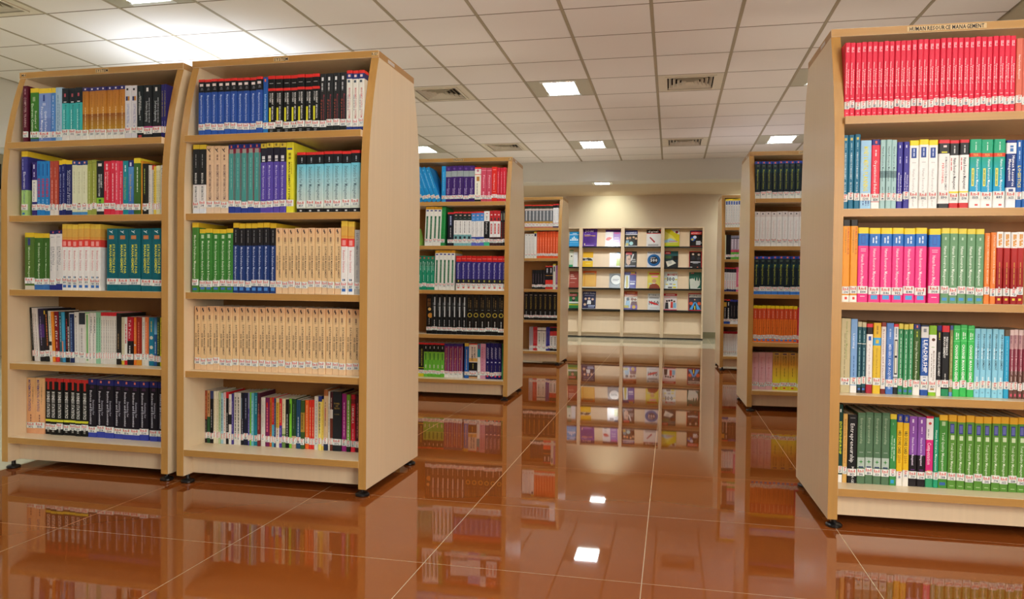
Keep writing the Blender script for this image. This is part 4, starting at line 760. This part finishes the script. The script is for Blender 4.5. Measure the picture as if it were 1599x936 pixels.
('R2',4,0.04,'ofm 10 0.0394 0.0298 0.261 0;rcr 1 0.3375 0.0292 0.251 0'),
('R2',5,0.08,'pkr 3 0.0413 0.0473 0.267 0;yor 4 0.1832 0.0546 0.269 0'),
('R3',1,0.03,'wyb 6 0.0345 0.0255 0.300 0'),
('R3',2,0.03,'gw3 1 0.0345 0.0138 0.255 0;bk3 1 0.0483 0.0485 0.255 0;mc3 3 0.0968 0.031 0.249 0'),
('R3',3,0.03,'bw3 5 0.0345 0.0245 0.252 0;pk3 1 0.1568 0.0347 0.259 0'),
('R3',4,0.03,'by4 1 0.0345 0.0311 0.260 0;br4 1 0.0656 0.035 0.260 0;bb4 3 0.1006 0.0297 0.255 0'),
('R3',5,0.08,'wr5 8 0.0407 0.0195 0.261 0'),
]
def book_mesh(st, w, h, d):
    desc, bands, dec = STYLES[st]
    b = MB(); t = .0012; r = min(.0035, w * .2)
    outer = [(0, d), (0, r), (r * .3, r * .3), (r, 0), (w - r, 0), (w - r * .3, r * .3), (w, r), (w, d)]
    bs = bands_of(bands); lv = [x[0] for x in bs] + [1.0]
    for k, (p, c0, c1) in enumerate(bs):
        za, zb = h * (1 - lv[k]), h * (1 - lv[k + 1])
        for i in range(7):
            (x0, y0), (x1, y1) = outer[i], outer[i + 1]
            b.poly([(x0, y0, zb), (x1, y1, zb), (x1, y1, za), (x0, y0, za)], 0, [c1, c1, c0, c0])
    inner = [(t, d), (t, r + t), (w - t, r + t), (w - t, d)]
    ct, cb = bs[0][1], bs[-1][2]; pale = lin('cfc8b8')
    for i in range(3):
        (x0, y0), (x1, y1) = inner[i], inner[i + 1]
        b.poly([(x0, y0, h), (x1, y1, h), (x1, y1, 0), (x0, y0, 0)], 0, pale)
    for z, c in ((h, ct), (0, cb)):      # rims of boards and spine
        b.poly([(0, d, z), (t, d, z), (t, r + t, z), (0, r, z)], 0, c)
        b.poly([(w, d, z), (w - t, d, z), (w - t, r + t, z), (w, r, z)], 0, c)
        b.poly([outer[1], outer[2], outer[3], outer[4], outer[5], outer[6], inner[2], inner[1]] and [(x, y, z) for x, y in (outer[1], outer[2], outer[3], outer[4], outer[5], outer[6], inner[2], inner[1])], 0, c)
    for x in (0, w - t): b.poly([(x, d, 0), (x + t, d, 0), (x + t, d, h), (x, d, h)], 0, ct)
    deco(b, dec, w, h, -.0001)
    return b.mesh('book', [M_BOOK])
def pages_mesh(w, h, d):
    b = MB(); t = .0014; b.box((t, .005, .002), (w - t, d - .003, h - .003)); return b.mesh('pages', [M_PAGE])
def label_mesh(w, seed, lh):
    rnd = random.Random(seed); b = MB(); r = min(.0035, w * .2); y = -.0016; c = lin(rnd.choice(('e6ebe4', 'e2e6e0', 'ecebe6')))
    pts = [(.0001, .003), (r * .3, r * .3 + y), (r, y), (w - r, y), (w - r * .3, r * .3 + y), (w - .0001, .003)]
    for i in range(5):
        (x0, y0), (x1, y1) = pts[i], pts[i + 1]
        b.poly([(x0, y0, 0), (x1, y1, 0), (x1, y1, lh), (x0, y0, lh)], 0, c)
    red, blue = lin('d0241c'), lin('1c2450')
    num = str(rnd.randint(112, 1996))
    if w > .024:
        add_text(b, 'Rm-8', lambda gx, gy: (w * (.14 + .7 * gx), y - .0002, lh * (.47 + .46 * gy)), True, red)
        add_text(b, num, lambda gx, gy: (w * (.28 + .5 * gx), y - .0002, lh * (.07 + .32 * gy)), True, blue)
    else:
        add_text(b, 'Rm', lambda gx, gy: (w * (.3 + .5 * gy), y - .0002, lh * (.94 - .5 * gx)), True, red)
        add_text(b, num[:2], lambda gx, gy: (w * (.3 + .45 * gy), y - .0002, lh * (.38 - .3 * gx)), True, red if w < .016 else blue)
    return b.mesh('spine_label', [M_STICK])
PLACE = {'L1': 'leftmost bookcase', 'L2': 'second bookcase from left', 'R1': 'human resource bookcase', 'L3': 'FINANCE bookcase', 'L4': 'bookcase behind FINANCE', 'R2': 'second right bookcase', 'R3': 'farthest right bookcase'}
SHELF = ('top shelf', 'second shelf', 'middle shelf', 'fourth shelf', 'bottom shelf')
def nwords(s): return len([x for x in s.replace(',', ' ').split()])
NO_LABEL = {'orl', 'gre', 'lgr'}
PALE_FOOT = set()
for key, row, setback, runs in BOOKS:
    root, left = CASES[key]
    Mw = Matrix.Translation(root.location) @ Matrix.Rotation(root.rotation_euler.z, 4, 'Z')
    z0 = ZS[row - 1] + .0004
    count = {}
    for rn in runs.split(';'):
        st, n = rn.split()[0], int(rn.split()[1]); count[st] = count.get(st, 0) + n
    seen = {}
    for rn in runs.split(';'):
        st, n, u0, w, h, tilt = rn.split(); n = int(n); u0, w, h, tilt = map(float, (u0, w, h, tilt))
        ww = w * math.cos(math.radians(tilt)) if tilt else w
        bw = ww - (.0007 if ww > .02 else .0004)
        d = min(h * (.72 if st[0] != 'n' or len(st) != 3 or not st[1:].isdigit() else .62), .276 - setback)
        bm_, pm_ = book_mesh(st, bw, h, d), pages_mesh(bw, h, d)
        lh = .027 if row < 6 else .024
        lms = [label_mesh(bw, (row * 31 + k * 7 + ord(key[0]) + len(st) + int(u0 * 997)), lh) for k in range(min(n, 4))]
        kind = 'novel' if (key, row) == ('L2', 5) else 'textbook' if bw >= .0335 else 'softcover_book' if bw >= .0235 else 'paperback'
        desc = STYLES[st][0]; tot = count[st]
        for i in range(n):
            seen[st] = seen.get(st, 0) + 1
            k = seen[st]
            u = u0 + i * w
            dv = random.uniform(-.003, .004)
            o = bpy.data.objects.new(kind, bm_); COL.objects.link(o)
            tl = math.radians(tilt)
            x, z = u, z0
            if tl > 0: x = u + w; 
            rot = Matrix.Rotation(tl, 4, 'Y')       # positive: top leans to the right
            base = Matrix.Translation((x, setback + dv, z)) @ rot @ (Matrix.Translation((-bw, 0, 0)) if tl > 0 else Matrix.Identity(4))
            o.matrix_world = Mw @ base @ Matrix.Diagonal((1, 1, random.uniform(.992, 1.004), 1))
            place = SHELF[row - 1] + ' of ' + PLACE[key]
            lab = desc + (', %s of %s' % (ORD[k - 1], NUM[tot - 1]) if tot > 1 else '') + ', ' + place
            if nwords(lab) > 16: lab = lab.replace(' of ' + PLACE[key], ', ' + PLACE[key])
            tag(o, lab, 'book', ('%s set, %s' % (desc, place)) if tot > 1 else None)
            p = put('pages', pm_, o)
            if st not in NO_LABEL:
                put('spine_label', lms[i % len(lms)], o, (0, 0, h * .055 + .0045 + random.uniform(-.004, .004) + (.012 if key == 'R1' else .006)))

# ------------------------------------------------------------------ magazine racks
RY, RD = 12.57, .42
ZL = (1.530, 1.183, .829, .471)
BAYS = {'D': (-2.188, -1.521), 'C': (-1.521, -.8132), 'B': (-.8132, -.1556), 'A': (-.1556, .513)}
BAYN = {'A': 'birch magazine rack unit at the end beside the bare wall', 'B': 'birch magazine rack unit second from the bare wall', 'C': 'birch magazine rack unit third from the bare wall', 'D': 'birch magazine rack unit half hidden behind the bookcase'}
SL = math.radians(18)
for key, (x0, x1) in BAYS.items():
    r = tag(empty('magazine_rack', (x0, RY, 0)), BAYN[key], 'magazine rack', 'row of birch magazine racks against the back wall')
    W = x1 - x0 - .001; t = .027
    sp = MB(); sp.box((0, 0, .0), (t, RD, 1.845)); sm = sp.mesh('side_panel', [M_RACK], bevel=.001)
    put('side_panel', sm, r); put('side_panel', sm, r, (W - t, 0, 0))
    b = MB(); b.box((0, 0, 1.845), (W, RD, 1.862)); put('top_panel', b.mesh('top_panel', [M_RACK], bevel=.001), r)
    b = MB(); b.box((t, RD - .012, .1), (W - t, RD, 1.845)); put('back_panel', b.mesh('back_panel', [M_RACK]), r)
    b = MB(); b.box((t, .03, .018), (W - t, .045, .0795)); put('plinth', b.mesh('plinth', [M_RACK], bevel=.001), r)
    b = MB(); b.box((0, .001, 0), (W, .012, .018)); k_ = put('kick_strip', b.mesh('kick_strip', [M_BLACK]), r); k_.location.y = -.002
    b = MB(); b.box((t, .002, 0), (W - t, .13, .018)); led = b.mesh('ledge', [M_RACK], bevel=.001)
    b = MB(); b.box((t, -.004, 0), (W - t, .0015, .026)); stp = b.mesh('retaining_strip', [M_BLACK], bevel=.0008)
    hb = .335
    b = MB(); b.box((t, 0, 0), (W - t, .008, hb / math.cos(SL))); brd = b.mesh('display_board', [M_RACK])
    for z in ZL + (.098,):
        put('ledge', led, r, (0, 0, z - .018))
        if z > .2: put('retaining_strip', stp, r, (0, 0, z - .016))
        h_ = 1
        o = put('display_board', brd, r, (0, .035, z + .001), (-SL, 0, 0))
        if z > 1.5: o.scale = (1, 1, .93)
MAGS = '''D 1 -1.729 -1.547 0.282|sky blue magazine with white skyline drawing|0:2a9ce0|R:.3:.7:.1:.14:d8eefa;R:0:1:.19:.22:e6f4fb;R:.08:.2:.5:.6:d8ecf8;R:.24:.36:.4:.6:d8ecf8;R:.4:.52:.32:.6:d8ecf8;R:.56:.68:.42:.6:d8ecf8;R:.72:.86:.48:.6:d8ecf8;R:.05:.9:.7:.74:7ac4ee;R:.05:.9:.86:.88:7ac4ee
C 1 -1.493 -1.254 0.327|large purple journal with white italic title|0:5a2f96 .45:4f2888 .8:5a2f96|H:JOM:.42:.12:.6:.12:e8dcf4:b;H:BUSINESS:.3:.31:.4:.05:e8dcf4;R:.1:.88:.36:.4:d8a83a;R:.1:.16:.8:.92:e8d8a0;R:.18:.8:.9:.93:c8b0e0;C:.55:.6:.3:4a2480
C 1 -1.110 -0.983 0.274|white leaflet with red figures before purple journal|0:e8e4e6|G:.05,.5,.2,.38,.5,.34,.9,.4,.7,.5,.45,.58,.15,.56:c83a3a;R:.2:.5:.72:.76:9a9aa0;R:.2:.6:.9:.94:5a5a66
C 1 -1.113 -0.860 0.313|purple and lilac journal standing behind white leaflet|0:4a2474 .14:e8e6ee|R:.52:1:.14:1:9a78c4;R:.56:.94:.16:.24:c8509a;R:.6:.9:.45:.48:e4dcf0;R:.6:.9:.6:.63:e4dcf0;R:.6:.9:.85:.88:e4dcf0
B 1 -0.796 -0.577 0.301|magazine with navy header over party photograph|0:2a3a8a .22:e8e8ec .27:2a2a26 .93:d8dce0|H:BUSINESS:.5:.14:.85:.09:e8ecf4:b;C:.2:.48:.1:d8b08a;C:.42:.46:.1:c89a72;C:.7:.42:.09:d8b08a;G:.1,.62,.32,.58,.34,.9,.08,.9:6a9ab0;C:.52:.78:.16:a8d8dc;C:.2:.84:.12:b8a83a;C:.9:.5:.1:c8a88a;R:.8:1:.56:.9:1a1a22
B 1 -0.424 -0.188 0.310|white magazine with red penknife and black header|0:241c1e .2:c82a34 .23:e8e6e6|H:digital:.45:.1:.7:.11:f0ecec:b;G:.86,0,1,0,1,.14:d83a3a;G:.2,.46,.27,.42,.62,.7,.55,.76:b83a44;R:.12:.84:.84:.87:6a6a70;R:.12:.84:.9:.93:6a6a70
A 1 -0.127 0.114 0.315|yellow magazine with sloping bands and white corner|0:d8cc2a|G:.4,0,1,0,1,.3,.7,.2:e4e2e0;C:.82:.16:.1:8a2a3a;G:0,.1,.5,.35,.8,.6,0,.6:e6dc6a;G:0,.62,.4,.5,.95,.72,0,.76:a8cce0;R:.3:.85:.66:.7:c86a6a;R:0:1:.93:1:7ab43a;R:.1:.9:.8:.85:b8d06a
A 1 0.285 0.501 0.291|dark blue magazine with red masthead bar|0:2a3a8a .05:16181e .95:d8342c|R:.08:.96:.06:.24:d8302c;H:ACCOUNTANT:.5:.16:.8:.09:f6e6e4:b;C:.25:.5:.2:2a5ab8;C:.4:.4:.14:c8d4e8;C:.2:.54:.1:c8b83a;R:.5:.9:.64:.7:e6e6ea;R:.5:.95:.73:.78:e6e6ea;R:.5:.85:.81:.86:e6e6ea
D 2 -1.725 -1.657 0.312|green and cream magazine with oval portrait|0:3a9a6a .04:cfd8c8 .85:3a9a6a|C:.5:.4:.9:dfe0d2;C:.55:.36:.2:3a3a34
D 2 -1.653 -1.581 0.277|white folded pamphlet beside green magazine|0:e0e2e6|R:.2:.8:.12:.15:9aa0b0
C 2 -1.499 -1.316 0.278|yellow magazine with black and white photo band|0:ecb81e .37:d8d8d8 .58:ecc01e|G:0,.4,.3,.44,.5,.38,.8,.42,1,.56,0,.56:2a2a2e;R:.2:.5:.5:.54:e8e8e8;R:.3:.8:.74:.78:f0d868
C 2 -1.037 -0.858 0.273|white report with lime green panel|0:e4e4ea|R:.66:1:0:.12:3a7ab0;R:.66:1:.4:.88:a8c41a;R:.22:.6:.1:.26:5a4a58;R:.7:.95:.26:.3:8a8a9a
B 2 -0.801 -0.583 0.291|dark magazine with bald man and red title block|0:2a2624 .92:222a4a|R:.1:.6:.04:.2:d02a34;G:.16,.3,.46,.22,.52,.5,.48,.78,.3,.86,.14,.7:c8a48c;R:.28:.46:.46:.5:4a3a34;G:.66,.18,.78,.16,.6,.55,.5,.6:e2e2e2;R:.55:.9:.48:.52:d0d0d0;R:.6:.95:.58:.66:9a9a9a;R:.1:.9:.88:.92:c8c8d8
B 2 -0.408 -0.171 0.286|grey magazine with blue disc reading 500|0:b8bac0 .04:dcdce2|H:FORTUNE INDIA:.5:.08:.86:.07:3a3a40:b;C:.5:.53:.48:1f5f9c;C:.5:.53:.3:20242e;H:500:.5:.53:.5:.18:e8e8ec:b;R:.25:.6:.36:.39:c8c8d0
A 2 -0.125 0.099 0.298|dark teal magazine with white paper drawing, red corner title|0:2a5a5e .3:24383c .6:2a3032|R:.03:.45:.03:.18:cc2a34;R:.1:.38:.09:.13:f0dcdc;R:.06:.5:.28:.44:4a6a3a;G:.65,.3,1,.28,1,.5,.6,.55:1c1a1a;G:.1,.62,.6,.54,.85,.72,.25,.94:dcdacc;C:.42:.68:.14:c0c0b8
A 2 0.278 0.501 0.293|black magazine with two suited men, red border|0:c82a30 .04:1c1a1c|R:0:.04:0:1:c82a30;R:.94:1:.05:1:d8323a;C:.3:.17:.09:d0b8a8;C:.76:.2:.1:d0b8a8;G:.12,.5,.22,.28,.4,.28,.48,.5:2a2a32;G:.6,.5,.68,.32,.86,.32,.93,.5:34343c;R:.1:.88:.62:.67:e4e4e8;R:.28:.7:.71:.73:b8b8c0;R:.04:.24:.93:.97:e0e0e0;C:.66:.95:.05:d86a4a
D 3 -1.720 -1.544 0.303|red brown report with white heading|0:9a3f34|R:.1:.4:.2:.24:e0c8c0;R:.1:.5:.3:.34:e0c8c0;R:.1:.75:.42:.46:e0c8c0;R:.1:.6:.66:.69:c89a90
C 3 -1.489 -1.257 0.311|orange magazine with pale inset panel|0:d8642a .14:e0a040 .92:e0dccc|R:.18:.95:.2:.88:e6b458;R:.15:.85:.1:.2:b08a5a;R:0:.1:.14:.92:e8b850
C 3 -1.037 -0.852 0.268|grey magazine with large white disc|0:7a7c80|C:.6:.42:.52:2a3a44;C:.62:.42:.46:e0e2e0;R:.3:.9:.38:.42:3a3e52;R:.3:.8:.46:.49:3a3e52
B 3 -0.802 -0.588 0.305|purple magazine with yellow necktie picture|0:8a7a98 .06:3a3090|R:.02:.44:.2:1:d4e0e6;G:.17,.26,.3,.26,.36,.9,.24,1,.12,.9:b8a81e;R:.55:.9:.03:.12:d8b83a;R:.5:.98:.13:.2:d86a8a;R:.5:.94:.55:.6:c8c8e8;R:.5:.9:.66:.76:d8d8ea
B 3 -0.398 -0.177 0.308|pale yellow magazine with bearded thinking man|0:d8ca5a|R:.1:.9:.08:.17:d8442c;R:.3:.8:.24:.34:e89ab0;C:.52:.55:.17:c89a74;G:.1,1,.2,.78,.45,.68,.7,.7,.9,.82,1,1:8a3a24;R:.4:.6:.66:.7:e6e2dc;R:.1:.34:.66:.74:b8c8b0
A 3 -0.124 0.094 0.307|white magazine with big black 100|0:d8e2e2|H:MONEY:.6:.17:.72:.13:d02a34:b;H:100:.52:.42:.56:.22:2a2e34:b;R:.04:.2:.38:.44:e6d82a;R:.82:.98:.42:.48:e6d82a;R:.12:.3:.7:.75:e6d82a;R:.66:.86:.7:.76:e6d82a;R:.66:.9:.86:.94:e6d82a;R:.4:.6:.68:.74:8a8aa0;R:.3:.6:.86:.95:6a6a70
A 3 0.281 0.502 0.302|dark green magazine with white chessmen|0:1f5a48|R:.15:.4:.04:.08:d86a6a;G:.38,.5,.42,.3,.48,.5:d8d0c4;G:.58,.5,.62,.28,.68,.5:d8d0c4;G:.78,.5,.82,.3,.88,.5:d8d0c4;G:.04,.4,.3,.36,.5,.5,.9,.5,.85,.75,.6,.95,.1,.95:c4c8bc;R:.1:.9:.93:.96:d8d8d0
D 4 -1.717 -1.552 0.297|green magazine with red masthead and portrait|0:1f6a3a .7:a8a82a .78:1f7a3a .95:203a2a|R:0:.8:.08:.24:b83a3a;H:BUSINESS:.4:.16:.6:.08:f0d8d8;R:.3:.6:.25:.6:1c2420;C:.45:.36:.15:b08a78;R:.0:1:.56:.66:d8dcd8
C 4 -1.490 -1.261 0.318|navy magazine with three suited men|0:1f2a6a .16:1a2050|H:AIMA News:.5:.1:.86:.1:c8cce0:b;R:.15:.85:.21:.25:8a8ac0;C:.24:.42:.09:d8b8a0;C:.5:.4:.09:d8b8a0;C:.76:.44:.09:d8b8a0;G:.1,.75,.16,.52,.34,.52,.38,.75:14182c;G:.36,.72,.4,.5,.62,.5,.68,.72:e0e0e4;G:.64,.75,.68,.54,.86,.54,.92,.75:14182c;C:.2:.74:.1:d8b8a0;R:.45:.95:.78:.82:b8c8e8;R:.45:.9:.86:.89:b8c8e8;R:0:1:.96:1:d8d8dc
B 4 -0.807 -0.562 0.328|orange magazine with family photographs|0:b8482a .2:d8782a .28:e0d8cc .9:5a4a9a|R:.2:.8:.07:.12:e8b08a;C:.3:.42:.12:2a2a34;G:.1,.85,.16,.5,.44,.5,.46,.85:9ac0dc;C:.62:.42:.12:8a5a44;C:.84:.44:.1:8a5a44;G:.5,.74,.56,.54,.96,.54,1,.74:6a3a3a;R:.5:1:.74:.9:7a5ab0;C:.75:.84:.14:d8b04a;R:0:.36:.76:.9:b8a83a
B 4 -0.387 -0.176 0.294|white magazine with red map across 1000|0:c8ccd0 .05:dfe0e2|H:BUSINESS:.5:.09:.86:.09:4a4a50:b;R:.1:.9:.2:.24:6a6a70;R:.1:.9:.27:.3:6a6a70;H:1000:.5:.55:.8:.24:3a3034:b;G:.06,.46,.4,.5,.7,.58,.95,.7,.5,.66,.15,.56:c82a2c;R:.2:.8:.84:.87:a8a8b0
A 4 -0.129 0.090 0.298|magazine with red masthead over marching group|0:c82a3a .14:e2d4d4 .92:b8485a|R:.15:.85:.05:.09:f4d8dc;R:.08:.5:.2:.26:e8a8b8;C:.25:.44:.08:3a2a2a;C:.42:.42:.08:3a2a2a;C:.6:.4:.08:3a2a2a;C:.8:.46:.08:6a4a3a;G:.1,.9,.14,.52,.34,.52,.38,.9:2a2a30;G:.36,.84,.4,.5,.5,.5,.52,.84:e8e4e0;G:.52,.84,.54,.48,.7,.48,.7,.84:c8342c;G:.72,.84,.74,.54,.94,.54,.95,.84:7ab0d0
A 4 0.276 0.502 0.310|magazine with blue chevron road, red border|0:c82a3a .06:dcdcdc .24:3a3a44 .94:c82a3a|R:0:.05:0:1:b83a4a;H:BUSINESS:.5:.14:.88:.09:3a3a44:b;G:.08,.92,.44,.5,.54,.5,.32,.92:4a9adc;G:.66,.92,.54,.5,.6,.5,.96,.92:4a9adc;G:.36,.92,.48,.6,.54,.6,.62,.92:1c1c20;R:.46:.54:.7:.92:e0c83a;C:.22:.58:.14:d8582c;C:.84:.58:.14:d8582c;C:.5:.36:.06:d8a08a'''
TIER = ('top tier', 'second tier', 'third tier', 'lowest filled tier')
occ = {}
for line in MAGS.strip().split('\n'):
    a, desc, bands, dec = line.split('|')
    bay, tier, x0, x1, h = a.split(); tier = int(tier); x0, x1, h = float(x0), float(x1), float(h)
    lo, hi = BAYS[bay][0] + .029, BAYS[bay][1] - .030
    x0, x1 = max(x0, lo), min(x1, hi); w = x1 - x0
    b = MB(); bs = bands_of(bands); lv = [q[0] for q in bs] + [1.0]; d = .004
    for k, (p, c0, c1) in enumerate(bs):
        za, zb = h * (1 - lv[k]), h * (1 - lv[k + 1])
        b.poly([(0, 0, zb), (w, 0, zb), (w, 0, za), (0, 0, za)], 0, [c1, c1, c0, c0])
        b.poly([(0, d, zb), (0, 0, zb), (0, 0, za), (0, d, za)], 0, c0); b.poly([(w, d, zb), (w, d, za), (w, 0, za), (w, 0, zb)], 0, lin('d8d4cc'))
        b.poly([(0, d, zb), (0, d, za), (w, d, za), (w, d, zb)], 0, c1)
    b.poly([(0, 0, h), (w, 0, h), (w, d, h), (0, d, h)], 0, lin('dcd8d0')); b.poly([(0, d, 0), (w, d, 0), (w, 0, 0), (0, 0, 0)], 0, lin('dcd8d0'))
    deco(b, dec, w, h, -.0001, 0, 0)
    n = 1 if 'standing behind' in desc else 0
    o = put('magazine', b.mesh('magazine', [M_MAG]), None, (x0, RY + .0285 + (.0 if n else -.0105 if 'tilted' in desc else -.0055), ZL[tier - 1] + (.011 if 'tilted' in desc else .0025)), (-SL, 0, 0))
    if 'tilted' in desc: o.rotation_euler = (-SL, math.radians(-1.8), 0)
    tag(o, desc + ', ' + TIER[tier - 1], 'magazine', 'magazines displayed on the back wall racks')
